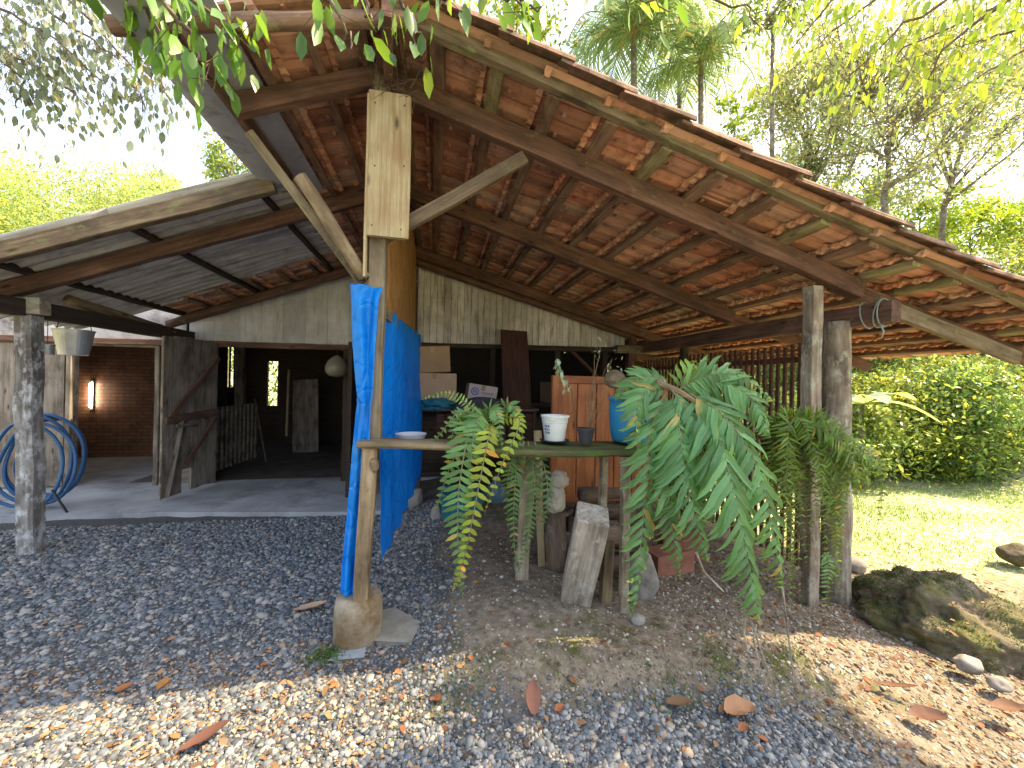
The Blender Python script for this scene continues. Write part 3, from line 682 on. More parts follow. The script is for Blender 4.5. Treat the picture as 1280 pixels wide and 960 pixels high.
beam('brace', (-0.40, 2.545, 2.375), (0.56, 2.555, 3.035), 0.05, 0.085, W_BRACE_DARK, barn, jit=0.003)
beam('brace', (-0.47, 2.58, 2.12), (-1.13, 2.58, 2.975), 0.03, 0.055, W_BRACE, barn, jit=0.002)
log('purlin_log', atY(376, 222, 2.46), atY(456, 348, 2.50), 0.040, 0.036, W_LOG_PALE, barn, 0.14)
mb = MB(); mb.lathe([(0.028, 0.0), (0.02, -0.012), (0.0, -0.018)], (0, 0, 0), 14)
_e = atY(376, 222, 2.46); _d = Vector(_e-atY(456, 348, 2.50)).normalized(); mb.V = [tuple(Vector(_e)+Vector(_d)*0.003+_d.to_track_quat('Z', 'Y') @ Vector(v)) for v in mb.V]
mb.build('log_end', W_INNER, barn)
beam('ridge_board', (-0.28, 2.0, 3.36), (-0.33, 2.56, 3.38), 0.05, 0.10, W_RAFTER, barn)

# gable wall of upright boards
def gable(name, x0, x1, zb0, zb1, f, bw, mat, gap=0.004, jag=0.05, Y=YB):
    mb = MB(); x = x0
    while x < x1-0.02:
        w1 = min(bw*random.uniform(0.93, 1.07), x1-x); t0 = f(x)-random.uniform(0, jag); t1 = f(x+w1-gap)-random.uniform(0, jag*0.3)
        zb = zb0+(zb1-zb0)*(x-x0)/(x1-x0); dy = random.uniform(-0.004, 0.004)
        V = [(x, Y+dy, zb), (x+w1-gap, Y+dy, zb), (x+w1-gap, Y+dy, t1), (x, Y+dy, t0)]; V += [(a, b+0.02, c) for a, b, c in V]
        mb.add(V, [(0, 1, 2, 3), (7, 6, 5, 4), (0, 4, 5, 1), (1, 5, 6, 2), (2, 6, 7, 3), (3, 7, 4, 0)]); x += w1
    return mb.build(name, mat, barn)
gable('gable_boards', XR+0.05, 3.22, 2.12, 2.18, lambda x: zr(x)-0.03, 0.105, M_WHITEBOARD, 0.006)
gable('gable_panel', -3.42, XR-0.05, 2.0, 2.05, lambda x: zl_(x)-0.05, 0.30, M_WHITEPANEL, 0.003, 0.02)
beam('wall_plate', (XR, 6.17, 2.08), (3.25, 6.17, 2.12), 0.06, 0.07, W_INNER, barn)
beam('wall_plate', (-6.6, 6.17, 1.95), (XR, 6.17, 2.0), 0.06, 0.08, W_RAFTER, barn)
log('rafter', (XR, 5.98, zl_(XR)-0.08), (-3.55, 5.98, zl_(-3.55)-0.09), 0.07, 0.06, W_RAFTER, barn, 0.1)
log('rafter', (XR, 6.02, zr(XR)-0.20), (3.2, 6.02, zr(3.2)-0.16), 0.055, 0.05, W_RAFTER, barn, 0.1)
beam('post', (-0.37, 6.1, -0.05), (-0.36, 6.1, 3.4), 0.13, 0.10, W_LOG, barn, (0, 1, 0))
# amber partition under the ridge
mb = MB(); y = 2.62
r0 = atX(477, 384, -0.345); r1 = atX(514, 418, -0.345)
def rail_z(y): return r0[2]+(r1[2]-r0[2])*(y-r0[1])/(r1[1]-r0[1])
while y < 6.05:
    zb = max(rail_z(y), 1.9); mb.box((-0.345, y, zb), (-0.325, y+0.062, 3.40)); y += 0.07
mb.build('partition_slats', W_PARTITION, barn)
beam('partition_rail', (-0.335, 2.60, rail_z(2.6)-0.03), (-0.335, 6.0, rail_z(6.0)-0.03), 0.04, 0.075, W_BRACE, barn)
# right wing: netted opening below the gable boards
def netting(name, x0, x1, z0, z1, Y, parent):
    mb = MB(); s = 0.045; z = z0; j = 0
    while z < z1:
        x = x0+(s/2 if j % 2 else 0)
        while x < x1:
            r_ = 0.0022
            for (dx, dz) in ((s/2, s*0.6), (-s/2, s*0.6)):
                mb.add([(x-r_, Y, z), (x+r_, Y, z), (x+dx+r_, Y, z+dz), (x+dx-r_, Y, z+dz)], [(0, 1, 2, 3)])
                mb.add([(x-r_, Y+0.003, z), (x+r_, Y+0.003, z), (x+dx+r_, Y+0.003, z+dz), (x+dx-r_, Y+0.003, z+dz)], [(3, 2, 1, 0)])
            x += s
        z += s*0.6; j += 1
    o = mb.build(name, M_MESHWIRE, parent); return o
netting('wire_netting', XR+0.1, 3.2, 0.9, 2.1, 6.19, barn)
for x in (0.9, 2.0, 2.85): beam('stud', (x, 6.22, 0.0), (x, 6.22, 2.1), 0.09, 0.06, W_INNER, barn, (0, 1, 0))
beam('diagonal_stud', (2.25, 6.24, 2.08), (2.8, 6.24, 1.6), 0.05, 0.09, W_RAFTER, barn, (0, 1, 0))
wall_with_holes('low_wall', 'x', 6.26, 0.05, XR, 3.25, -0.1, 0.95, [], W_INNER, barn)
# outer walls of the inner room
win = atY(283, 457, 10.0); hol = atY(340, 478, 10.0)
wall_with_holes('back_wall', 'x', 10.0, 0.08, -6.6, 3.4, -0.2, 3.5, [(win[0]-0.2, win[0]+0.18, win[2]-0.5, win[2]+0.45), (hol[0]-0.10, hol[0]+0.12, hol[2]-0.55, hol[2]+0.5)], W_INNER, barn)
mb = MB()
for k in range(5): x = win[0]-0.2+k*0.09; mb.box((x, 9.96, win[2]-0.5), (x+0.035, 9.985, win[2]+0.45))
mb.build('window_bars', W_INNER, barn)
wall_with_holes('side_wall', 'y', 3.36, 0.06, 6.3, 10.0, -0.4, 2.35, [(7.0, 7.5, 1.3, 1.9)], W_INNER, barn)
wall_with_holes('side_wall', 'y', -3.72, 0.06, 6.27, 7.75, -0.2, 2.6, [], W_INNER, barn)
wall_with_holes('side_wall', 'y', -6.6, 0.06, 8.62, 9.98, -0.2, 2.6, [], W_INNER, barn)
# front plank wall with the two doorways
dA0, dA1 = atY(93, 500, YB)[0], atY(196, 500, YB)[0]; dB0, dB1 = atY(268, 500, YB)[0], atY(432, 500, YB)[0]
wall_with_holes('front_wall', 'x', 6.20, 0.06, -9.2, XR, -0.1, 1.97, [(dA0, dA1, -0.1, 1.9), (dB0, dB1, -0.1, 1.955)], W_DOOR, barn)
for x in (dA0-0.03, dA1+0.03): beam('door_post', (x, 6.17, 0), (x, 6.17, 1.92), 0.06, 0.06, W_DOOR, barn, (0, 1, 0))
beam('door_post', (dB1+0.02, 6.15, 0), (dB1+0.02, 6.15, 1.96), 0.09, 0.08, W_INNER, barn, (0, 1, 0))
for k, x in enumerate(np.arange(-6.5, dA0-0.12, 0.24)):
    beam('wall_plank', (x+0.1, 6.185, 0.02), (x+0.1, 6.185, 1.9), 0.225, 0.02, W_DOOR, barn, (0, 1, 0), jit=0.002, bev=0.002)
# band of pale panel over the left doorway
mb = MB(); mb.box((-9.2, 6.19, 1.99), (-3.45, 6.215, 2.62)); mb.build('upper_panel', M_CEMENT, barn)

# open plank door with ledges and braces
dn = np.array([-3.19, 5.30]); df = np.array([-3.03, 6.13]); dv = (df-dn); dl = np.linalg.norm(dv); dv /= dl; nrm = np.array([dv[1], -dv[0]])
def dp(s, z, o=0.0): q = dn+dv*s+nrm*o; return (q[0], q[1], z)
door = None
mb = MB(); npk = 6
dm = Matrix(((dv[0], nrm[0], 0, dn[0]), (dv[1], nrm[1], 0, dn[1]), (0, 0, 1, 0), (0, 0, 0, 1)))
cat = (0.29, 0.43, 0.03, 0.33)
for k in range(npk):
    s0, s1 = dl*k/npk+0.003, dl*(k+1)/npk-0.003; zt = 2.0+random.uniform(-0.015, 0.01); zb = 0.03+random.uniform(0, 0.02)
    if s1 > cat[0] and s0 < cat[1]-0.05: mb.box((s0, -0.014, cat[3]), (s1, 0.014, zt))
    else: mb.box((s0, -0.014, zb), (s1, 0.014, zt))
dW = Matrix(((0, dv[0], nrm[0], dn[0]), (0, dv[1], nrm[1], dn[1]), (1, 0, 0, 0), (0, 0, 0, 1)))   # grain up the boards
conv = [(z, s, o) for (s, o, z) in mb.V]
door = mesh('door', conv, mb.F, W_DOOR, barn, dW); door['label'] = 'open plank door with a cat hole at its foot'
beam('ledge', dp(0.02, 0.98, 0.03), dp(dl-0.02, 1.02, 0.03), 0.03, 0.09, W_RAFTER, door, (0, 0, 1), jit=0.002)
beam('brace', dp(0.06, 1.0, 0.045), dp(dl-0.03, 1.78, 0.045), 0.028, 0.07, W_RAFTER, door, (0, 0, 1), jit=0.002)
beam('brace', dp(0.30, 0.40, 0.045), dp(dl-0.06, 0.95, 0.045), 0.028, 0.06, W_RAFTER, door, (0, 0, 1), jit=0.002)
beam('latch', dp(0.15, 0.90, 0.05), dp(0.48, 0.885, 0.05), 0.025, 0.04, W_BRACE, door, jit=0.001)
beam('brace', dp(0.05, 0.05, 0.04), dp(0.24, 0.95, 0.04), 0.025, 0.05, W_DOOR, door, (1, 0, 0), jit=0.002)
beam('edge_strip', dp(-0.005, 0.03, 0.0), dp(-0.005, 1.98, 0.0), 0.03, 0.012, W_POST, door, (dv[0], dv[1], 0), jit=0.002)
# second leaf, seen edge on beside the tarpaulin
e0 = atY(431, 630, 5.25); 
beam('door', (-1.085, 5.25, 1.0), (-1.13, 6.1, 1.0), 0.05, 2.0, W_INNER, barn, jit=0.001, bev=0.003)

# brick room seen through the left doorway
brick = thing('brick_wall', 'bare brick wall with a pierced block band, glowing inside the left doorway', 'wall', (-6.6, 8.4, 0))
wall_with_holes('wall_face', 'x', 8.4, 0.1, -9.2, -4.30, 0.0, 2.02, [], M_BRICK, brick)
mb = MB()
for k in range(22): mb.box((-9.2+k*0.22, 8.40, 2.02), (-9.16+k*0.22, 8.46, 2.50))
for z in (2.02, 2.24, 2.46): mb.box((-9.2, 8.385, z), (-4.30, 8.465, z+0.035))
mb.build('pierced_blocks', M_BRICK_RED, brick)
wall_with_holes('backing', 'x', 8.52, 0.05, -9.2, -4.30, 2.0, 2.7, [], M_BRICK_RED, brick)
wall_with_holes('return_wall', 'y', -9.3, 0.1, 6.3, 8.4, 0.0, 2.6, [], M_BRICK, brick)
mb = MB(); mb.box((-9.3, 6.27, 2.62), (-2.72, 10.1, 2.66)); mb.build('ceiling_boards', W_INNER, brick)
lp = atY(114, 494, 8.36)
lamp = thing('wall_lamp', 'lit upright tube lamp on the brick wall inside the left doorway', 'lamp', (lp[0], 8.36, lp[2]))
mb = MB(); mb.tube([(lp[0], 8.34, lp[2]-0.22), (lp[0], 8.34, lp[2]+0.22)], 0.014, 10); mb.build('tube', M_GLOW, lamp)
mb = MB(); mb.box((lp[0]-0.02, 8.365, lp[2]-0.26), (lp[0]+0.02, 8.395, lp[2]+0.26)); mb.build('holder', M_ZINC, lamp)

# ------------------------------------------------------------------ lean-to on the left
lean = thing('lean_to', 'low lean-to roof of grey corrugated sheets on rough timber beside the barn', 'lean-to', (-3.45, 4.05, 0))
XLE = -4.25
slope_beam('rafter', (XR-0.03, XLE), 4.05, 0.08, 0.13, W_RAFTER, lean, zl_, 0.07)
slope_beam('verge_rafter', (-1.36, XLE), 3.55, 0.07, 0.13, W_BRACE_DARK, lean, zl_, 0.03)
for x in (-1.53, -2.5, -3.42):
    beam('purlin', (x, 3.6, zl_(x)+0.03), (x, 6.1, zl_(x)+0.03), 0.05, 0.06, W_INNER, lean, (-0.37, 0, 0.93))
def corr(name, y0, y1, x0, x1, dz, seed):
    ys = np.arange(y0, y1, 0.015); xs = np.linspace(x0, x1, 10); V = []; F = []
    for x in xs:
        for y in ys:
            V.append((x, y, zl_(x)+0.075+dz+0.03*math.sin(2*math.pi*y/0.12)+0.006*math.sin(x*3+seed)))
    n = len(ys)
    for i in range(len(xs)-1):
        for j in range(n-1): F.append((i*n+j, i*n+j+1, (i+1)*n+j+1, (i+1)*n+j))
    o = mesh(name, V, F, M_SHEET, lean, smooth=True); md = o.modifiers.new('thickness', 'SOLIDIFY'); md.thickness = 0.006; return o
corr('roof_sheet', 3.52, 4.55, -2.62, -1.33, 0.0, 0); corr('roof_sheet', 4.50, 5.62, -2.62, -1.18, 0.008, 1)
corr('roof_sheet', 3.52, 4.55, XLE-0.05, -2.52, -0.012, 2); corr('roof_sheet', 4.50, 5.70, XLE-0.05, -2.52, -0.004, 3)
beam('eave_beam', (-3.45, 3.75, 2.06), (-3.40, 6.2, 2.07), 0.11, 0.14, W_INNER, lean)
beam('cross_beam', (-3.3, 4.02, 2.075), (-4.6, 4.02, 2.06), 0.10, 0.14, W_POST, lean)
log('strut', atY(85, 375, 4.5), atY(215, 415, 5.8), 0.05, 0.05, W_LOG_PALE, lean, 0.08)
beam('post', (-3.415, 4.07, -0.1), (-3.44, 4.05, 2.0), 0.125, 0.15, W_POST_LEFT, lean, (0, 1, 0), jit=0.008, bev=0.02)
# grey gutter and flashing along the short left eave of the tiles
sec = [(-0.15, 0.07), (-0.149, 0.055), (-0.14, 0.0), (-0.12, -0.025), (-0.08, -0.032), (-0.04, -0.034), (0.0, -0.034), (0.04, -0.032), (0.08, -0.028), (0.11, -0.018), (0.125, 0.01), (0.132, 0.05), (0.133, 0.065)]
V = []; F = []; ysg = [1.6, 2.1, 2.6, 3.1, 3.56]
for y in ysg:
    for (a, b) in sec: V.append((-1.36+a, y, 3.17+b))
    for (a, b) in sec: V.append((-1.36+a*0.97, y, 3.174+b*0.95))
m1 = 13
for i in range(len(ysg)-1):
    for k in range(m1-1):
        o = i*26; F += [(o+k, o+k+1, o+26+k+1, o+26+k), (o+13+k, o+39+k, o+39+k+1, o+13+k+1)]
    F += [(i*26, i*26+26, i*26+39, i*26+13), (i*26+12, i*26+25, i*26+51, i*26+38)]
for e in (0, (len(ysg)-1)*26):
    for k in range(m1-1): F.append((e+k, e+13+k, e+14+k, e+k+1))
mesh('gutter', V, F, M_GUTTER, lean)
mb = MB(); mb.add([(-1.22, 2.05, zl_(-1.22)+0.02), (-1.07, 2.05, zl_(-1.07)+0.02), (-1.07, 3.9, zl_(-1.07)+0.02), (-1.22, 3.9, zl_(-1.22)+0.02),
                   (-1.22, 2.05, zl_(-1.22)+0.03), (-1.07, 2.05, zl_(-1.07)+0.03), (-1.07, 3.9, zl_(-1.07)+0.03), (-1.22, 3.9, zl_(-1.22)+0.03)],
                  [(0, 3, 2, 1), (4, 5, 6, 7), (0, 1, 5, 4), (1, 2, 6, 5), (2, 3, 7, 6), (3, 0, 4, 7)])
mb.build('flashing', M_GUTTER, lean)
beam('fascia_beam', (-1.245, 2.08, zl_(-1.24)-0.03), (-1.245, 3.55, zl_(-1.24)-0.03), 0.05, 0.10, W_RAFTER, lean)

# ------------------------------------------------------------------ slatted fence on the right side of the barn
fence = thing('slat_fence', 'upright dark slat fence with a rail closing the right side of the barn', 'fence', (3.52, 4.5, -0.3))
mb = MB(); y = 2.98
while y < 6.0:
    h = 1.95+random.uniform(-0.02, 0.02); mb.box((3.50, y, -0.22), (3.522, y+0.034, h)); y += 0.083
mb.build('slats', W_SLAT, fence)
for z in (0.35, 1.80): beam('rail', (3.535, 2.95, z), (3.535, 6.0, z), 0.024, 0.06, W_SLAT, fence)

# ------------------------------------------------------------------ concrete footing, slabs
ft = thing('concrete_footing', 'round stained concrete footing under the central post', 'footing', (-0.43, 2.46, -0.05))
mb = MB(); mb.lathe([(0.0, 0.245), (0.10, 0.245), (0.126, 0.23), (0.135, 0.2), (0.142, 0.08), (0.138, 0.02), (0.145, -0.06), (0.0, -0.06)], (-0.43, 2.46, -0.03), 32)
o = mb.build('stub', M_PIER, ft, smooth=True)
def slab(name, label, pts, z, th, mat):
    n = len(pts); V = [(x, y, z+th) for x, y in pts]+[(x*1.0, y, z-0.05) for x, y in pts]
    o = mesh(name, V, [tuple(range(n))]+[(i, i+n, (i+1) % n+n, (i+1) % n)[::-1] for i in range(n)], mat); tag(o, label, 'slab')
    md = o.modifiers.new('bevel', 'BEVEL'); md.width = 0.012; md.segments = 2; return o
def gp(u, v, z=-0.05): p = atZ(u, v, z); return (p[0], p[1])
slab('stone_slab', 'flat mossy stone slab on the gravel right of the concrete footing', [gp(470, 806), gp(512, 808), gp(524, 784), gp(492, 766), gp(462, 772)], -0.045, 0.025, M_SLAB)
slab('stone_slab', 'small blue-grey slab sunk in the gravel in front of the footing', [gp(414, 828), gp(452, 824), gp(455, 812), gp(424, 815)], -0.045, 0.012, M_SLAB_BLUE)

# ------------------------------------------------------------------ plant bench
bench = thing('plant_bench', 'long rough plank bench carrying pots and ferns, its right half mossy', 'bench', (0.4, 2.5, 0))
tz = lambda x: 1.148-0.035*(x+0.43)
beam('tabletop', (-0.44, 2.46, tz(-0.44)-0.02), (0.36, 2.46, tz(0.36)-0.02), 0.24, 0.035, W_TABLE, bench, jit=0.004, bev=0.012)
beam('tabletop', (0.15, 2.56, tz(0.15)-0.055), (1.42, 2.56, tz(1.42)-0.035), 0.42, 0.045, W_TABLE_MOSS, bench, jit=0.006, bev=0.012)
beam('leg', (-0.405, 2.41, 0.20), (-0.378, 2.41, 1.105), 0.085, 0.09, W_LOG_PALE, bench, (0, 1, 0), jit=0.006, bev=0.015)
beam('leg', (1.255, 2.36, gnd(1.25, 2.36)-0.06), (1.25, 2.36, 1.03), 0.055, 0.05, W_POST, bench, (0, 1, 0), jit=0.003)
beam('leg', (0.66, 2.82, -0.1), (0.68, 2.78, 1.04), 0.10, 0.03, W_POST, bench, (0, 1, 0))
beam('leg', (1.28, 2.78, -0.1), (1.27, 2.74, 1.03), 0.055, 0.05, W_POST, bench, (0, 1, 0), jit=0.003)
mb = MB(); 
rock('knot', (-0.345, 2.375, 1.01), (0.03, 0.03, 0.045), W_LOG_PALE, bench, 0.2, 2)

# ------------------------------------------------------------------ tarpaulins
def cloth(name, rows, label, nu=30, folds=4, amp=0.03, seed=0, horiz=(0, 1, 0)):
    """rows: list of (left point, right point) from top to bottom"""
    R = 44; L = np.array([r[0] for r in rows]); Q = np.array([r[1] for r in rows]); tt = np.linspace(0, len(rows)-1, R)
    V = []
    for i, t in enumerate(tt):
        a = int(min(t, len(rows)-2)); f = t-a; f = f*f*(3-2*f)
        p = L[a]*(1-f)+L[a+1]*f; q = Q[a]*(1-f)+Q[a+1]*f
        for k in range(nu):
            s = k/(nu-1); b = p*(1-s)+q*s
            off = amp*(math.sin(s*folds*2*math.pi+seed+0.6*math.sin(t*1.3))+0.4*math.sin(s*folds*5.1+t*0.9+seed))+0.012*noise.noise(Vector((s*5, t*2.2, seed)))
            V.append(b+np.array(horiz)*off)
    F = [(i*nu+k, i*nu+k+1, (i+1)*nu+k+1, (i+1)*nu+k) for i in range(R-1) for k in range(nu-1)]
    o = mesh(name, V, F, M_TARP, smooth=True); tag(o, label, 'tarpaulin')
    md = o.modifiers.new('thickness', 'SOLIDIFY'); md.thickness = 0.002
    return o
yt = 2.455
t1 = cloth('tarpaulin', [(atY(437, 354, yt), atY(479, 360, yt)), (atY(438, 372, yt), atY(474, 376, yt)), (atY(440, 430, yt), atY(470, 430, yt)), (atY(446, 498, yt), atY(466, 500, yt)),
                         (atY(446, 506, yt), atY(464, 508, yt)), (atY(440, 560, yt), atY(462, 560, yt)), (atY(433, 640, yt+0.03), atY(458, 640, yt+0.03)), (atY(427, 700, yt-0.02), atY(450, 700, yt-0.02)), (atY(424, 742, yt-0.06), atY(444, 748, yt-0.06))],
           'blue tarpaulin gathered and tied round the central post', folds=1.6, amp=0.016, seed=1.0)
def tpt(u, v, x): return atX(u, v, x)
t2 = cloth('tarpaulin', [((-0.335, 2.66, rail_z(2.66)+0.01), (-0.22, 5.2, rail_z(5.2)-0.02)), ((-0.335, 2.66, 1.5), (-0.20, 5.2, 1.6)), ((-0.34, 2.66, 0.9), (-0.17, 5.1, 0.9)), ((-0.34, 2.70, 0.28), (-0.165, 5.0, 0.32))],
           'blue tarpaulin hanging as a curtain below the amber partition', nu=60, folds=6, amp=0.016, seed=3.0, horiz=(1, 0, 0))

# ------------------------------------------------------------------ things on the bench
def pot_mesh(mb, c, rb, rt, h, th=0.006, rim=True):
    pr = [(0.0, 0.0), (rb, 0.0), (rt, h)]
    if rim: pr += [(rt+0.008, h), (rt+0.008, h+0.012)]
    pr += [(rt-th, h+(0.012 if rim else 0)), (rt-th, h-0.03), (rb-th, 0.012), (0, 0.012)]
    return mb.lathe(pr, c, 36)
def soil(name, c, r, parent):
    mb = MB(); mb.lathe([(r, 0), (r*0.6, 0.008), (0.0, 0.012)], c, 20); return mb.build(name, M_PEBBLE_DIRT, parent, smooth=True)
bz = 1.095
wb = atZ(693, 552, bz); wp = thing('white_bucket', 'white plastic bucket with a wilted stem standing on the bench', 'bucket', (wb[0], wb[1], bz))
mb = MB(); pot_mesh(mb, (wb[0], wb[1], bz+0.012), 0.072, 0.094, 0.165); mb.build('pail', M_WHITEPOT, wp, smooth=False)
for zz in (0.15, 0.138, 0.126):
    mb = MB(); r_ = 0.072+0.022*zz/0.165; mb.lathe([(r_+0.0015, zz), (r_+0.004, zz+0.003), (r_+0.0015, zz+0.006)], (wb[0], wb[1], bz+0.012), 36); mb.build('rib', M_WHITEPOT, wp)
soil('soil', (wb[0], wb[1], bz+0.14), 0.088, wp)
mb = MB(); mb.lathe([(0.0, 0), (0.095, 0), (0.108, 0.012), (0.1, 0.012), (0.09, 0.006), (0, 0.006)], (wb[0], wb[1], bz+0.003), 30); mb.build('saucer', M_BLACKPOT, wp)
# faded blue print on the bucket's left side
mb = MB()
for a in range(9):
    ang = math.radians(198+a*3.4-0); 
    for (z0, z1) in ((0.05, 0.066), (0.074, 0.088), (0.096, 0.112)):
        if (a*7+int(z0*100)) % 4 == 0: continue
        r0_, r1_ = 0.0735+0.022*z0/0.165, 0.0735+0.022*z1/0.165; a1 = ang+math.radians(3.0)
        P = [(r0_, ang, z0), (r0_, a1, z0), (r1_, a1, z1), (r1_, ang, z1)]
        mb.add([(wb[0]+r*math.cos(t), wb[1]+r*math.sin(t), bz+0.012+z) for r, t, z in P], [(0, 1, 2, 3)])
mb.build('print', M_INK_BLUE, wp)
# tall wilted stem, leaning up past the gable boards
stem = [(wb[0]+0.06, wb[1], bz+0.15), (wb[0]+0.15, wb[1]+0.02, bz+0.22), (wb[0]+0.13, wb[1]+0.02, bz+0.36), (wb[0]+0.03, wb[1]+0.02, bz+0.52), (wb[0]+0.015, wb[1]+0.02, bz+0.60)]
mb = MB(); mb.tube(stem, [0.004, 0.004, 0.0035, 0.003, 0.002], 6); mb.build('stem', M_TWIG, wp)
ps = []; 
for k in range(46):
    t = rng.random(); a = stem[2] if t < .5 else stem[3]; b = stem[3] if t < .5 else stem[4]; f = rng.random()
    ps.append(np.array(a)*(1-f)+np.array(b)*f+rng.normal(size=3)*[0.012, 0.012, 0.008])
leaf_cloud('leaves', np.array(ps), 0.05, L_BLUE, wp, T_LEAF8, 0.5, 1.6, 0.2, 0.9, 2.2)

pb = atZ(732, 555, bz); bp = thing('black_pot', 'small black plastic flower pot with a bare twiggy plant', 'plant pot', (pb[0], pb[1], bz))
mb = MB(); pot_mesh(mb, (pb[0], pb[1], bz+0.005), 0.042, 0.057, 0.095); mb.build('pot', M_BLACKPOT, bp); soil('soil', (pb[0], pb[1], bz+0.085), 0.05, bp)
mb = MB(); tips = []
for (du, dv_) in ((-8, -40), (6, -62), (22, -70), (-4, -22), (26, -30), (8, -88), (30, -82), (16, -95)):
    e = at(735+du, 530+dv_, 2.42+random.uniform(-.05, .05)); m0 = (pb[0]+0.02, pb[1], bz+0.08); mid = [(m0[i]*0.5+e[i]*0.5)+random.uniform(-.03, .03) for i in range(3)]
    mb.tube([m0, mid, e], [0.0035, 0.0025, 0.0012], 5); tips.append(e)
mb.build('twigs', W_LOG_PALE, bp)
ps = np.array([np.array(tips[5+i % 3])+rng.normal(size=3)*0.03 for i in range(30)]); leaf_cloud('leaves', ps, 0.03, L_BLUE, bp, T_LEAF4, 0.3, 0.1, 0.3, 0.8, 1.6)

db = atZ(786, 553, bz); dr = thing('blue_drum', 'blue plastic drum planter holding the big arching fern', 'planter', (db[0], db[1], bz))
mb = MB(); mb.lathe([(0, 0), (0.115, 0), (0.125, 0.02), (0.14, 0.12), (0.146, 0.24), (0.141, 0.30), (0.15, 0.305), (0.15, 0.325), (0.137, 0.325), (0.132, 0.25), (0, 0.25)], (db[0]+0.03, db[1]+0.06, bz), 40); mb.build('tub', M_BLUEPOT, dr, smooth=True)
tr = atZ(510, 548, 1.13); gt = thing('grey_tray', 'shallow grey plant tray on the left end of the bench', 'tray', (tr[0], tr[1], 1.13))
mb = MB(); mb.lathe([(0, 0.0), (0.085, 0), (0.10, 0.03), (0.096, 0.03), (0.082, 0.006), (0, 0.006)], (tr[0]+0.02, tr[1], 1.132), 36); mb.build('dish', M_TRAY, gt)
# small dark spherical gourd beside the drum
gd = at(768, 474, 2.9); o = rock('dried_gourd', gd, (0.075, 0.08, 0.065), W_LOG_PALE, None, 0.2, 3, 5); tag(o, 'dry tan coconut husk resting behind the blue drum', 'husk')

# ------------------------------------------------------------------ ferns
def frond(name, pts, parent, mat, n, pl, pw, sweep=0.5, droop=0.3, face=None, tmpl=T_PINNA, stem_r=0.005, start=0.08, tone=(0.6, 1.3), prof=None, side_tilt=0.2, extra=None, stem_mat=None, jitter=0.12):
    """a frond along 3D control points, its leaflets in two rows"""
    P = [np.array([float(q) for q in p]) for p in pts]; m = 24; path = []
    for i in range(m+1):                                   # Catmull-Rom through the points
        t = i/m*(len(P)-1); a = int(min(t, len(P)-2)); f = t-a
        p0, p1, p2, p3 = P[max(a-1, 0)], P[a], P[a+1], P[min(a+2, len(P)-1)]
        path.append(0.5*((2*p1)+(-p0+p2)*f+(2*p0-5*p1+4*p2-p3)*f*f+(-p0+3*p1-3*p2+p3)*f**3))
    path = np.array(path); V0, F0 = tube(path, list(np.linspace(stem_r, stem_r*0.25, m+1)), 5, True)
    ts = np.linspace(start, 0.995, n); pos = []; dr_ = []; nr = []; Ls = []; Ws = []
    for i, t in enumerate(ts):
        x = t*m; a = int(min(x, m-1)); f = x-a; p = path[a]*(1-f)+path[a+1]*f; tan = path[a+1]-path[a]; tan /= np.linalg.norm(tan)
        fc = np.array(face if face is not None else (0, -1, 0.35)); sd = np.cross(tan, fc); sd /= max(1e-6, np.linalg.norm(sd)); nn = np.cross(sd, tan)
        k = prof(t) if prof else (math.sin(math.pi*min(1, (0.12+0.88*t)**0.75))*0.9+0.1)*(1 if t < 0.9 else (1-t)*7+0.3)
        for s in (1, -1):
            d = sd*s+tan*sweep+np.array((0, 0, -droop))+nn*side_tilt*(-0.5)+rng.normal(size=3)*jitter
            pos.append(p+tan*s*0.2*pl/n); dr_.append(d); nr.append(nn+rng.normal(size=3)*jitter*1.5); Ls.append(pl*k*rng.uniform(0.85, 1.12)); Ws.append(pw*(0.55+0.45*k))
    V, F = scatter_leaves(tmpl, np.array(pos), np.array(dr_), np.array(nr), np.array(Ls), np.array(Ws))
    t_ = np.repeat(rng.uniform(tone[0], tone[1], (len(pos), 1)), 3, 1)
    dead = rng.random(len(pos)) < 0.035; t_[dead] = t_[dead]*np.array((2.6, 1.1, 0.9)); Ls = [L*(0.55 if rng.random() < 0.06 else 1) for L in Ls]
    if extra is not None: t_ = t_*np.array(extra)
    V = np.concatenate([np.array(V0), V]); tn = np.concatenate([np.ones((len(V0), 3)), np.repeat(t_, len(tmpl[0]), 0)])
    o = mesh(name, V, list(F0)+[tuple(int(q)+len(V0) for q in f_) for f_ in F], mat, parent, tone=tn)
    o.data.materials.append(stem_mat or L_STEM)
    mi = np.zeros(len(o.data.polygons), dtype=np.int32); mi[:len(F0)] = 1; o.data.polygons.foreach_set('material_index', mi)
    return o
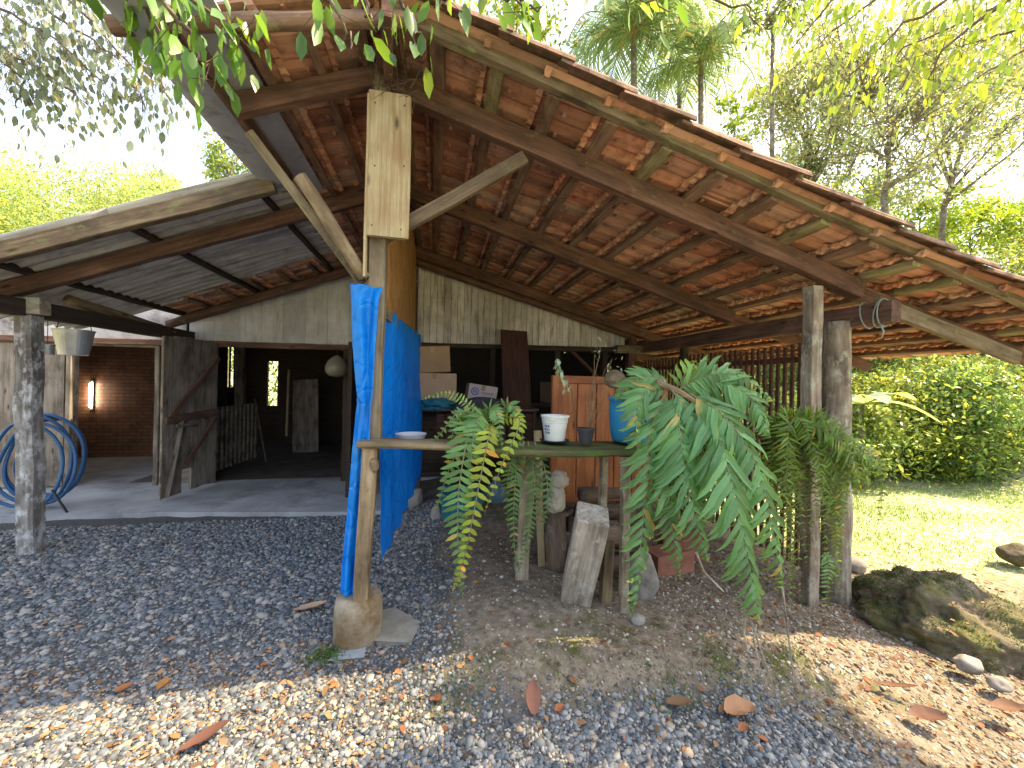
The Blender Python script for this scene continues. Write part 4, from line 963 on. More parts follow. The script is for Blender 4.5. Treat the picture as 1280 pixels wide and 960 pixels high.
# sword fern drooping over the front edge
sf = thing('sword_fern', 'sword fern on the bench with long fronds drooping to the ground, some tinted yellow or cream as if sunlit', 'fern', at(612, 545, 2.5))
mb = MB(); c_ = at(612, 538, 2.52); pot_mesh(mb, (c_[0], c_[1], tz(c_[0])+0.01), 0.07, 0.09, 0.06); mb.build('pot', M_BLACKPOT, sf)
D = 2.35
SF = [([(608, 525, 2.5), (590, 530, 2.32), (575, 600, 2.2), (572, 670, 2.16), (578, 745, 2.12)], 30, 0.125, 0.030, None, L_FERN),
      ([(615, 530, 2.5), (612, 540, 2.3), (598, 610, 2.18), (582, 690, 2.14), (566, 740, 2.12)], 28, 0.085, 0.030, (2.6, 1.5, 0.6), L_FERN),  # yellow tone paints sunlight onto this frond
      ([(622, 525, 2.48), (650, 525, 2.34), (628, 580, 2.25), (606, 640, 2.22)], 20, 0.055, 0.028, (2.3, 1.5, 0.6), L_FERN),  # sunlight put into the yellow tone here too
      ([(605, 528, 2.5), (585, 545, 2.36), (562, 585, 2.3), (545, 640, 2.28)], 20, 0.085, 0.026, None, L_FERN),
      ([(610, 525, 2.5), (600, 520, 2.35), (590, 560, 2.25), (585, 640, 2.2)], 22, 0.09, 0.026, None, L_FERN),
      ([(605, 530, 2.5), (575, 515, 2.4), (548, 545, 2.4), (525, 560, 2.42)], 16, 0.04, 0.018, None, L_FERN),
      ([(612, 540, 2.5), (590, 510, 2.55), (560, 492, 2.6), (525, 500, 2.62)], 22, 0.05, 0.014, (2.2, 1.7, 1.2), L_FERN),  # cream tone stands for light on the frond
      ([(620, 528, 2.5), (635, 505, 2.45), (648, 520, 2.4), (655, 560, 2.38)], 16, 0.06, 0.022, None, L_FERN),
      ([(608, 530, 2.5), (612, 510, 2.42), (622, 520, 2.35), (628, 560, 2.3)], 18, 0.075, 0.024, None, L_FERN),
      ([(600, 530, 2.5), (582, 518, 2.44), (568, 535, 2.38), (560, 575, 2.34)], 16, 0.07, 0.022, None, L_FERN)]
for pts, n, pl, pw, ex, mt in SF:
    frond('frond', [at(*p) for p in pts], sf, mt, n, pl, pw, 0.35, 0.15, tone=(0.75, 1.4), extra=ex)
sf2 = thing('sword_fern', 'shaded sword fern hanging behind the front edge of the bench, below the white bucket', 'fern', at(650, 555, 2.6))
for pts, n in (([(650, 552, 2.62), (645, 590, 2.5), (642, 650, 2.48), (645, 720, 2.45)], 30), ([(660, 552, 2.62), (668, 600, 2.52), (662, 660, 2.5), (648, 716, 2.46)], 30), ([(655, 552, 2.6), (640, 575, 2.5), (634, 610, 2.5), (635, 660, 2.5)], 20), ([(668, 552, 2.62), (682, 590, 2.55), (684, 630, 2.52), (678, 660, 2.52)], 16)):
    frond('frond', [at(*p) for p in pts], sf2, L_FERN, n, 0.07, 0.020, 0.35, 0.2, tone=(0.5, 1.0))
# big broad-leaved fern
bf = thing('broad_fern', 'huge arching broad-leaved fern spilling from the blue drum over the bench end', 'fern', at(835, 500, 2.4))
V, F = tube([at(800, 485, 2.5), at(822, 478, 2.42), at(850, 490, 2.36), at(885, 512, 2.28)], [0.02, 0.022, 0.02, 0.01], 8); mesh('rhizome', V, F, W_LOG_PALE, bf)
big = lambda t: (math.sin(math.pi*min(1, (0.10+0.90*t)**0.7))*0.85+0.15)*(1 if t < 0.88 else (1-t)*6+0.28)
BF = [([(858, 492, 2.36), (895, 540, 2.18), (915, 610, 2.06), (935, 700, 2.0), (948, 775, 1.97)], 26, 0.27, 0.042),
      ([(862, 492, 2.34), (905, 520, 2.2), (945, 580, 2.12), (965, 660, 2.08), (978, 735, 2.06)], 24, 0.22, 0.040),
      ([(846, 490, 2.36), (850, 545, 2.22), (862, 620, 2.12), (885, 700, 2.06)], 22, 0.23, 0.040),
      ([(835, 488, 2.4), (815, 530, 2.3), (808, 600, 2.24), (800, 690, 2.2), (790, 770, 2.18)], 26, 0.19, 0.036),
      ([(842, 488, 2.38), (835, 560, 2.26), (838, 640, 2.2), (850, 720, 2.16)], 22, 0.19, 0.036),
      ([(855, 488, 2.36), (900, 478, 2.3), (940, 500, 2.24), (962, 545, 2.2)], 20, 0.17, 0.036),
      ([(850, 486, 2.36), (880, 470, 2.32), (925, 470, 2.3), (965, 500, 2.28)], 18, 0.15, 0.034),
      ([(846, 484, 2.4), (858, 466, 2.4), (868, 458, 2.4), (882, 450, 2.42)], 8, 0.10, 0.030),
      ([(835, 484, 2.42), (812, 470, 2.42), (790, 478, 2.42), (770, 500, 2.42)], 16, 0.13, 0.030),
      ([(840, 488, 2.36), (870, 530, 2.26), (882, 590, 2.2), (890, 650, 2.16)], 20, 0.22, 0.038),
      ([(860, 495, 2.4), (905, 560, 2.34), (932, 640, 2.3), (925, 720, 2.28)], 18, 0.18, 0.036),
      ([(832, 486, 2.42), (806, 490, 2.36), (795, 520, 2.3), (800, 590, 2.26)], 18, 0.15, 0.032)]
for i, (pts, n, pl, pw) in enumerate(BF):
    frond('frond', [at(*p) for p in pts], bf, L_BIGFERN, int(n*1.15), pl*1.12, pw*0.95, 0.8, 0.5, prof=big, tmpl=T_BLADE, stem_r=0.006, tone=(0.7, 1.35), extra=(1.7, 1.35, 0.6) if i == 7 else None, jitter=0.16)
# dead strands below it
for (a, b, c2) in (((938, 775), (950, 810), (968, 862)), ((932, 770), (930, 790), (936, 815)), ((978, 735), (985, 790), (992, 850)), ((945, 780), (942, 800), (950, 835)), ((870, 690), (880, 715), (905, 740))):
    V, F = tube([at(a[0], a[1], 2.02), at(b[0], b[1], 2.0), at(c2[0], c2[1], 1.98)], [0.006, 0.005, 0.003], 5); mesh('dead_strand', V, F, W_POST, bf)
# soft dark fern on the right posts
df_ = thing('hanging_fern', 'soft dark green fern hanging in front of the two right posts', 'fern', at(985, 540, 2.75))
mb = MB(); c_ = at(972, 560, 2.75); pot_mesh(mb, (c_[0], c_[1], c_[2]-0.05), 0.08, 0.11, 0.11); mb.build('pot', M_BLACKPOT, df_)
mb = MB(); mb.tube([(c_[0]+0.09, c_[1], c_[2]), (c_[0]+0.14, c_[1]-0.03, c_[2]+0.02), (2.99, 2.60, c_[2]+0.03)], 0.006, 5); mb.build('bracket', M_WIRE, df_)
for k in range(58):
    u1 = random.uniform(955, 1085) if k > 5 else random.uniform(965, 1060); L_ = random.uniform(60, 215)*(1.0 if u1 < 1055 else 0.35); dd = 2.72+random.uniform(-0.18, 0.06)
    u0 = 975+random.uniform(-10, 15)
    frond('frond', [at(u0, 548, 2.76), at(u0*0.5+u1*0.5, 528+random.uniform(-8, 12), dd), at(u1, 560+L_*0.3, dd-0.05), at(u1+random.uniform(-8, 12), 555+L_, dd-0.06)], df_, L_DARKFERN, 38, 0.10, 0.015, 0.4, 0.2, stem_r=0.002, tone=(0.6, 1.6), jitter=0.2)
frond('frond', [at(1040, 545, 2.7), at(1080, 560, 2.6), at(1104, 590, 2.55), at(1098, 655, 2.52)], df_, L_DARKFERN, 24, 0.09, 0.018, 0.1, 0.3, stem_r=0.002, tone=(0.6, 1.3))
frond('frond', [at(1030, 690, 2.6), at(1036, 705, 2.58), at(1034, 730, 2.56), at(1030, 768, 2.55)], df_, L_FERN, 16, 0.07, 0.016, 0.2, 0.2, stem_r=0.002, tone=(0.8, 1.4))

# ------------------------------------------------------------------ stored things behind the bench
def crate(name, label, c, s, rz, mat, cat='box', tilt=0.0, flap=True):
    """cardboard box with flap seam; c = base centre"""
    t = thing(name, label, cat, c); R = Matrix.Rotation(rz, 3, 'Z') @ Matrix.Rotation(tilt, 3, 'Y'); mb = MB(); a, b, h = s[0]/2, s[1]/2, s[2]
    mb.box((-a, -b, 0), (a, b, h), R, c); o = mb.build('carton', mat, t); md = o.modifiers.new('bevel', 'BEVEL'); md.width = 0.006; md.segments = 2
    if flap:
        mb = MB(); mb.box((-a*0.98, -b*0.98, h+0.001), (a*0.98, -0.004, h+0.005), R, c); mb.box((-a*0.98, 0.004, h+0.001), (a*0.98, b*0.98, h+0.005), R, c); mb.build('flaps', mat, t)
        mb = MB(); mb.box((-a-0.0015, -0.025, h-0.07), (-a, 0.025, h), R, c); mb.box((-0.025, -b-0.0015, h-0.07), (0.025, -b, h), R, c); mb.build('tape', M_CARD_PALE if mat is M_CARD else M_CARD, t)
    return t, R
sh = thing('storage_shelf', 'dark plank shelf with slatted front holding the cardboard boxes', 'shelf', (0.4, 5.4, 0))
sz = atY(545, 512, 5.0)[2]
beam('shelf_board', (-0.25, 5.25, sz), (1.35, 5.25, sz), 0.6, 0.035, W_RAFTER, sh); beam('shelf_board', (-0.25, 5.25, 0.35), (1.35, 5.25, 0.35), 0.6, 0.03, W_INNER, sh)
for x in (-0.2, 1.3): 
    for y in (5.0, 5.5): beam('leg', (x, y, -0.05), (x, y, sz-0.02), 0.05, 0.05, W_INNER, sh, (0, 1, 0))
mb = MB()
for k in range(11): mb.box((0.02+k*0.115, 4.955, 0.62), (0.115+k*0.115, 4.975, sz-0.05))
mb.build('front_slats', W_RED, sh)
c0 = atY(542, 500, 5.15)
t_, R_ = crate('cardboard_box', 'big plain cardboard box standing upright on the shelf by the tarpaulin', (c0[0], 5.2, sz+0.02), (0.56, 0.42, 0.44), 0.03, M_CARD_PALE)
crate('cardboard_box', 'tilted brown cardboard box stacked on the big plain one', (c0[0]-0.02, 5.2, sz+0.475), (0.44, 0.36, 0.33), 0.05, M_CARD, tilt=-0.06)
c1 = atY(598, 490, 5.05)
t_, R_ = crate('cardboard_box', 'pale printed cardboard box with a blue roundel beside the dark plank', (c1[0]+0.02, 5.12, sz+0.07), (0.38, 0.30, 0.25), 0.05, M_CARD_GREY, tilt=0.14)
def on_front(mb, x0, x1, z0, z1): mb.box((x0, -0.153, z0), (x1, -0.1505, z1), R_, (c1[0]+0.02, 5.12, sz+0.07))
mb = MB(); cc = (-0.105, 0.16)
V = []; F = []
for a in range(24):
    t = 2*math.pi*a/24
    for r in (0.038, 0.052): V.append(tuple(R_ @ Vector((cc[0]+r*math.cos(t), -0.153, cc[1]+r*math.sin(t)))+Vector((c1[0]+0.02, 5.12, sz+0.07))))
F = [(2*a, 2*a+1, (2*a+3) % 48, (2*a+2) % 48) for a in range(24)]; mb.add(V, F)
for (x0, x1, z0, z1) in ((-0.128, -0.120, 0.14, 0.18), (-0.117, -0.110, 0.14, 0.18), (-0.12, -0.11, 0.157, 0.163), (-0.104, -0.098, 0.14, 0.18), (-0.104, -0.086, 0.174, 0.18), (-0.104, -0.086, 0.157, 0.163), (-0.104, -0.086, 0.14, 0.146), (-0.09, -0.084, 0.143, 0.177),
                         (-0.02, 0.15, 0.155, 0.163), (-0.02, 0.13, 0.138, 0.144)): on_front(mb, x0, x1, z0, z1)
mb.build('printed_roundel', M_INK_BLUE, t_)
mb = MB(); on_front(mb, -0.02, 0.12, 0.03, 0.065); mb.build('printed_strip', M_INK_PINK, t_)
crate('cardboard_box', 'tan cardboard box far back behind the wire netting', (2.35, 7.4, 1.15), (0.45, 0.4, 0.4), 0.4, M_CARD_PALE)
o = beam('stored_table', (1.6, 7.4, 1.12), (3.1, 7.4, 1.12), 0.6, 0.05, W_RAFTER, None); tag(o, 'dark wooden shelf board behind the wire netting under the tan box', 'shelf')
# crumpled blue cloth on the shelf edge and a dark sack
o = rock('blue_cloth', (c0[0]+0.02, 4.98, sz+0.07), (0.22, 0.10, 0.075), M_TEAL, None, 0.5, 4, 3, 2.2); tag(o, 'crumpled dark blue cloth on the shelf edge', 'cloth')
o = rock('dark_sack', (c1[0]+0.05, 4.98, sz+0.04), (0.42, 0.14, 0.13), M_SACK, None, 0.35, 4, 9, 1.6); tag(o, 'limp grey sack under the printed cardboard box', 'sack')
p0 = atY(652, 560, 4.6); p1 = atY(644, 414, 5.9)
o = beam('leaning_plank', (p0[0]+0.08, 4.9, 0.0), (p1[0]-0.02, 5.9, p1[2]), 0.42, 0.04, W_RED, None, (0, 1, 0.2), jit=0.002); tag(o, 'broad dark red-brown plank leaning against the white gable boards', 'plank')
# varnished door leaf stored behind the bench
qa = atY(690, 470, 3.6); qb = atY(784, 470, 3.6)
pnl = thing('wooden_panel', 'varnished orange-brown panelled door leaf standing on its side behind the bench', 'panel', (qa[0], 3.6, -0.1))
wz0, wz1 = 0.35, qa[2]; wx0, wx1 = qa[0], qb[0]+0.45
for x in np.arange(wx0+0.07, wx1-0.1, 0.2): beam('board', (x+0.1, 3.62, wz0+0.05), (x+0.1, 3.62, wz1-0.05), 0.192, 0.02, W_CABINET, pnl, (0, 1, 0), jit=0.0005, bev=0.004)
for z in (wz0, wz1-0.06): beam('rail', (wx0, 3.61, z+0.03), (wx1, 3.61, z+0.03), 0.04, 0.075, W_CABINET, pnl, jit=0.0005)
for x in (wx0+0.035, wx1-0.035): beam('stile', (x, 3.605, wz0), (x, 3.605, wz1), 0.07, 0.045, W_CABINET, pnl, (0, 1, 0), jit=0.0005)
a_ = at(676, 565, 2.95); b_2 = at(680, 640, 3.0)
o = beam('lath', (b_2[0]+0.02, 3.0, gnd(b_2[0], 3.0)), (a_[0], 2.95, a_[2]+0.15), 0.06, 0.02, W_BOARD, None, (0, 1, 0)); tag(o, 'narrow pale lath propped upright behind the bench, beside the hanging fern', 'lath')
# teal bin, jar, stones, wood
tb = atZ(577, 655, -0.05); tbn = thing('teal_bin', 'teal plastic bin on the ground under the bench', 'bin', (tb[0], tb[1]+0.15, -0.05))
mb = MB(); a, b, h = 0.24, 0.17, 0.30; cx, cy_ = tb[0], tb[1]+0.18; V = []
for (z, k) in ((0, 0.85), (h, 1.0), (h+0.02, 1.06)): V += [(cx-a*k, cy_-b*k, z-0.04), (cx+a*k, cy_-b*k, z-0.04), (cx+a*k, cy_+b*k, z-0.04), (cx-a*k, cy_+b*k, z-0.04)]
for (z, k) in ((h+0.02, 0.96), (0.03, 0.8)): V += [(cx-a*k, cy_-b*k, z-0.04), (cx+a*k, cy_-b*k, z-0.04), (cx+a*k, cy_+b*k, z-0.04), (cx-a*k, cy_+b*k, z-0.04)]
F = [(3, 2, 1, 0), (16, 17, 18, 19)]
for s_ in range(4):
    for k in range(4): F.append((s_*4+k, s_*4+(k+1) % 4, s_*4+4+(k+1) % 4, s_*4+4+k))
mb.add(V, F); mb.build('tub', M_TEAL, tbn)
mb = MB(); mb.tube([(cx-0.1, cy_-b*1.06, h-0.04), (cx-0.1, cy_-b*1.2, h-0.06), (cx+0.1, cy_-b*1.2, h-0.06), (cx+0.1, cy_-b*1.06, h-0.04)], 0.01, 6); mb.build('handle', M_TEAL, tbn)
jr = atZ(622, 640, -0.05); jar = thing('glass_jar', 'round bluish demijohn jar beside the teal bin', 'jar', (jr[0], jr[1]+0.2, -0.04))
mb = MB(); mb.lathe([(0, 0), (0.09, 0), (0.14, 0.06), (0.155, 0.14), (0.14, 0.22), (0.09, 0.28), (0.04, 0.31), (0.036, 0.36), (0.045, 0.365), (0.045, 0.38), (0, 0.38)], (jr[0], jr[1]+0.2, -0.04), 30); mb.build('flask', M_GLASSJAR, jar, smooth=True)
st_ = atZ(511, 636, -0.05)
mb = MB(); mb.lathe([(0, 0.2), (0.11, 0.2), (0.13, 0.18), (0.145, 0.05), (0.14, -0.03), (0, -0.03)], (st_[0]+0.02, st_[1]+0.15, -0.04), 18); o = mb.build('concrete_plug', M_ROCK, None, smooth=True); tag(o, 'round grey concrete plug lying at the foot of the blue curtain', 'block')
ro = atZ(548, 655, -0.05); o = rock('field_stone', (ro[0]-0.02, ro[1]+0.1, 0.0), (0.07, 0.07, 0.13), M_ROCK, None, 0.3, 3, 2); tag(o, 'narrow upright pale stone left of the teal bin', 'stone')
pf = at(694, 640, 3.1); stump = log('tree_stump', (pf[0]+0.02, pf[1]+0.02, gnd(pf[0], pf[1])-0.05), (pf[0]+0.01, pf[1]+0.02, pf[2]+0.005), 0.10, 0.085, W_LOG, None, 0.15); tag(stump, 'dark upright stump carrying the pale round-headed stone', 'stump')
figure = thing('stone_figure', 'pale weathered stone with a rounded head standing on a stump under the bench', 'stone', pf)
rock('body', (pf[0], pf[1], pf[2]+0.11), (0.075, 0.07, 0.135), M_ROCK_PALE, figure, 0.25, 4, 4); rock('head', (pf[0]+0.025, pf[1]-0.02, pf[2]+0.265), (0.075, 0.068, 0.075), M_ROCK_PALE, figure, 0.25, 4, 6)
# firewood
fw = [((722, 708), (800, 706), 3.0, 0.10), ((735, 672), (805, 670), 3.05, 0.10), ((720, 640), (790, 640), 3.3, 0.075), ((712, 655), (770, 662), 3.1, 0.07), ((725, 618), (785, 616), 3.3, 0.055), ((700, 650), (716, 640), 3.2, 0.05)]
wl_ = ['biggest log at the bottom of the woodpile, right behind the bleached block', 'second big log from the bottom of the woodpile behind the bleached block', 'thick bark-covered log on the woodpile under the bench, middle one', 'lowest dark log lying under the bench behind the bleached block', 'upper split log on the woodpile, in front of the orange panel', 'short stub of log end-on beside the pale stone']
for (a, b, d, r), lb in zip(fw, wl_):
    pa, pb_ = at(a[0], a[1], d), at(b[0], b[1], d+0.15); o = log('firewood_log', pa, pb_, r, r*0.92, W_LOG, None, 0.2); tag(o, lb, 'log', 'firewood under the bench')
# bleached timber block
ba = atZ(716, 764, -0.06); bt = at(752, 650, 2.32)
bw_ = beam('timber_block', (ba[0]+0.02, ba[1]+0.06, -0.07), (bt[0], bt[1]+0.12, bt[2]), 0.20, 0.20, W_BLOCK, None, (0.35, 1, 0), jit=0.006, bev=0.01); tag(bw_, 'thick bleached timber block leaning against the bench leg', 'timber')
o = beam('timber_offcut', (1.17, 2.47, -0.08), (1.20, 2.5, 0.42), 0.07, 0.07, W_TABLE, None, (0, 1, 0)); tag(o, 'short brown offcut standing between timber block and bench leg', 'timber')
rk = atZ(815, 765, -0.08); o = rock('boulder', (rk[0], rk[1]+0.14, 0.08), (0.115, 0.12, 0.20), M_ROCK, None, 0.2, 4, 8); tag(o, 'smooth grey boulder standing right of the bench leg', 'boulder')
for i, (u, v, r, lb) in enumerate(((800, 782, 0.045, 'small tan stone at the foot of the right bench leg'), (1075, 716, 0.11, 'brown stone lying behind the round right post'), (690, 700, 0.09, 'dark stone in the dirt left of the bleached block'), (705, 668, 0.10, 'mossy stone below the pale stone figure'))):
    p = atZ(u, v, gnd(*gp(u, v, -0.1))); o = rock('field_stone', (p[0], p[1]+r*0.6, p[2]+r*0.45), (r, r*0.9, r*0.75), M_ROCK, None, 0.3, 3, 20+i); tag(o, lb, 'stone')
# red block and bricks behind the big fern
for i, (x, y, z, rz, lb) in enumerate(((2.0, 3.0, -0.1, 0.2, 'red clay block half hidden behind the broad fern'), (2.35, 3.3, -0.12, -0.3, 'red clay block lying beyond the boulder, farther back'))):
    t = thing('clay_block', lb, 'block', (x, y, z)); mb = MB(); R = Matrix.Rotation(rz, 3, 'Z'); mb.box((-0.2, -0.1, 0), (0.2, 0.1, 0.2), R, (x, y, z)); mb.build('block_body', M_BRICK_RED, t)

# ------------------------------------------------------------------ things under the lean-to
def hanging_bucket(u, v, Y, rb, rt, h, name, label, mat, handle=True):
    p = atY(u, v, Y); t = thing(name, label, 'bucket' if handle else 'tin', p); mb = MB()
    mb.lathe([(0, 0), (rb, 0), (rt, h), (rt+0.006, h), (rt+0.006, h+0.01), (rt-0.004, h+0.008), (rb-0.004, 0.008), (0, 0.008)], p, 32); mb.build('pail', mat, t, smooth=False)
    mb = MB()
    if handle:
        mb.tube([(p[0]+rt*math.cos(a), p[1], p[2]+h+0.16*math.sin(a)) for a in np.linspace(0, math.pi, 13)], 0.004, 6, False)
        mb.tube([(p[0], p[1], p[2]+h+0.155), (p[0], p[1], 2.0)], 0.003, 5)
    else: mb.tube([(p[0], p[1], p[2]+h), (p[0], p[1], 2.02)], 0.003, 5)
    mb.build('handle', M_WIRE, t); return t
hanging_bucket(92, 444, 4.6, 0.105, 0.145, 0.24, 'zinc_bucket', 'zinc bucket hanging by its handle from the lean-to beam', M_ZINC)
hanging_bucket(59, 443, 4.3, 0.045, 0.045, 0.08, 'tin_can', 'small bright tin can hanging beside the left post', M_ZINC, False)
hp = atY(48, 575, 5.2)
hose = thing('garden_hose', 'coiled blue garden hose hanging behind the left post', 'hose', hp); mb = MB()
for k in range(5):
    cxx, czz, rx_, rz_ = hp[0]+random.uniform(-.05, .05), hp[2]+random.uniform(-.04, .04), 0.31+random.uniform(-.05, .06), 0.43+random.uniform(-.06, .05)
    mb.tube([(cxx+rx_*math.cos(a)*(1-0.15*math.sin(a)), 5.2+0.05*k-0.1+0.03*math.sin(3*a), czz+rz_*math.sin(a)) for a in np.linspace(0, 2*math.pi, 37)], 0.017, 8, False)
mb.build('coil', M_HOSE, hose, smooth=True)
mb = MB(); mb.tube([(hp[0]+0.25, 5.05, hp[2]-0.3), (hp[0]+0.42, 5.05, hp[2]-0.6), (hp[0]+0.3, 5.0, hp[2]-0.85), (hp[0]+0.1, 5.0, 0.02)], 0.012, 8); mb.build('tail', M_HOSE_DARK, hose, smooth=True)
mb = MB(); mb.box((hp[0]-0.04, 5.15, hp[2]+0.42), (hp[0]+0.04, 5.4, hp[2]+0.46)); mb.build('peg', W_DOOR, hose)
# enamel lamp shade on the second door leaf
ls = atY(421, 455, 5.9); t = thing('enamel_lamp', 'cream round enamel lamp shade by the dark doorway', 'lamp', ls); mb = MB()
mb.lathe([(0.02, 0.12), (0.06, 0.10), (0.12, 0.04), (0.155, -0.04), (0.15, -0.12), (0.10, -0.17), (0, -0.19)], ls, 28); mb.build('shade', M_SHADE, t, smooth=True)
mb = MB(); mb.tube([(ls[0], ls[1], ls[2]+0.12), (ls[0], ls[1]+0.02, 1.96)], 0.006, 6); mb.build('cord', M_HOSE_DARK, t)
# inside the dark room
gt_ = thing('stall_gate', 'low gate of upright bars inside the dark doorway', 'gate', (-3.1, 6.7, 0)); mb = MB()
for k in range(12): mb.box((-3.35+0.01*k, 6.5+k*0.12, 0.05), (-3.32+0.01*k, 6.55+k*0.12, 1.05))
mb.build('bars', W_DOOR, gt_)
for z in (0.2, 0.95): beam('rail', (-3.36, 6.45, z), (-3.24, 7.95, z), 0.03, 0.06, W_DOOR, gt_)
def pole(u0, v0, u1, v1, Y0, Y1, r, mat, name, label, cat):
    o = log(name, atY(u0, v0, Y0), atY(u1, v1, Y1), r, r*0.9, mat, None, 0.03); tag(o, label, cat); return o
pole(334, 584, 318, 498, 7.6, 7.9, 0.02, W_LOG, 'leaning_stick', 'long thin stick leaning inside the dark doorway', 'stick')
pole(358, 545, 361, 462, 8.2, 8.4, 0.022, W_BOARD, 'tool_handle', 'pale upright tool handle inside the dark doorway', 'tool')
o = beam('stored_board', atY(378, 572, 8.6), atY(382, 505, 8.8), 0.32, 0.03, W_POST, None, (0, 1, 0)); tag(o, 'grey board standing at the back of the dark doorway', 'board')
o = beam('stored_board', (-2.6, 8.6, 0.0), (-2.72, 8.9, 1.5), 0.5, 0.03, W_DOOR, None, (0, 1, 0)); tag(o, 'dark broad board leaning beside the stick in the doorway', 'board')
beam('post', atY(300, 600, 7.9), atY(300, 420, 7.9), 0.14, 0.12, W_DOOR, barn, (0, 1, 0))

# ------------------------------------------------------------------ trees and plants
def rpath(p0, p1, n, wob):
    p0 = np.array([float(q) for q in p0]); p1 = np.array([float(q) for q in p1]); out = []
    off = np.zeros(3)
    for i in range(n+1):
        t = i/n; off = off*0.7+rng.normal(size=3)*wob*(0 if i in (0,) else 1); out.append(p0*(1-t)+p1*t+off*math.sin(math.pi*min(1, t*1.0)) if i < n else p1)
    return out
def tree(name, label, base, fork, crown, rad, nclump, per, lsize, mat, tr=0.12, cat='tree', group=None, clump_r=0.22, twigs=True, yellow=0.2, lo=0.55, hi=1.35, bark=None, hollow=0.35, extra=None, tmpl=T_LEAF4, aspect=0.45, limbs=None):
    base = np.array(base, dtype=float); fork = np.array(fork, dtype=float); crown = np.array(crown, dtype=float); rad = np.array(rad, dtype=float)
    t = thing(name, label, cat, base, group); mb = MB()
    mb.tube(rpath(base-np.array([0, 0, 0.3]), fork, 8, tr*0.25), list(np.linspace(tr, tr*0.6, 9)), 10)
    C = unit(nclump)*(hollow+(1-hollow)*rng.random((nclump, 1))**0.6)*rad+crown
    order = rng.permutation(nclump)[:(limbs or max(5, nclump//3))]
    mains = []
    for k in order:
        mid = fork*0.45+C[k]*0.55+rng.normal(size=3)*0.06*rad
        s0 = rng.random()**1.5*0.65; st_0 = fork*(1-s0)+crown*s0; mid = st_0*0.5+C[k]*0.5+rng.normal(size=3)*0.10*rad; mid[2] -= 0.06*rad[2]
        mb.tube(rpath(st_0, mid, 4, tr*0.35)+[C[k]], list(np.linspace(tr*0.36*(1-0.5*s0), tr*0.07, 6)), 6); mains.append(mid)
    mb.tube(rpath(fork, crown, 5, tr*0.5), list(np.linspace(tr*0.6, tr*0.2, 6)), 8)
    if twigs and mains:
        mains = np.array(mains)
        for k in range(nclump):
            j = np.argmin(np.linalg.norm(mains-C[k], axis=1)); mb.tube([mains[j], (mains[j]+C[k])/2+rng.normal(size=3)*0.05*rad, C[k]], [tr*0.16, tr*0.10, tr*0.04], 5, False)
    mb.build('trunk', bark or M_BARK, t, smooth=True)
    cr = clump_r*rad.mean()*rng.uniform(0.6, 1.3, (nclump, 1))
    pos = np.repeat(C, per, 0)+np.repeat(cr, per, 0)*rng.normal(size=(nclump*per, 3))*np.array([1, 1, 0.7])*0.75
    ctone = np.repeat(rng.uniform(0.7, 1.25, (nclump, 1)), per, 0)
    if extra is not None: ctone = ctone*np.array(extra)[None, :]
    leaf_cloud('crown', pos, lsize, mat, t, tmpl, aspect, 0.4, yellow, lo, hi, ctone)
    return t
def G(x, y): return float(gz(x, y))
def place(u, v, d): return at(u, v, d)
# broad bright canopy behind the lean-to
p = place(95, 262, 17); tree('broad_tree', 'wide domed yellow-green tree rising behind the lean-to roof', (p[0], p[1], G(p[0], p[1])), (p[0], p[1], p[2]-3), (p[0], p[1], p[2]-1.2), (5.2, 3.0, 3.0), 170, 420, 0.13, L_CANOPY, 0.3, clump_r=0.24, twigs=False, limbs=6, yellow=0.3, lo=0.8, hi=1.5)
p = place(215, 240, 20); tree('broad_tree', 'smaller pale tree just right of the wide domed one', (p[0], p[1], G(p[0], p[1])), (p[0], p[1], p[2]-2), (p[0], p[1], p[2]-0.8), (2.2, 2, 1.6), 50, 200, 0.13, L_CANOPY, 0.2, yellow=0.4, lo=0.8, hi=1.4)
p = place(288, 205, 13); tree('slim_tree', 'slim feathery green tree beside the end of the grey gutter', (p[0], p[1], G(p[0], p[1])), (p[0], p[1], p[2]-1), (p[0], p[1], p[2]), (0.8, 0.8, 1.2), 24, 90, 0.16, L_SHRUB, 0.1, yellow=0.4)
p = place(640, 45, 9.0); tree('leafy_tree', 'light green leafy tree showing over the ridge of the tiled roof', (p[0], p[1]+2.5, G(p[0], p[1]+2.5)), (p[0], p[1]+2.5, p[2]-1.5), (p[0], p[1]+2.5, p[2]+1.2), (2.0, 1.6, 1.6), 44, 90, 0.17, L_YELLOW, 0.16, yellow=0.3)
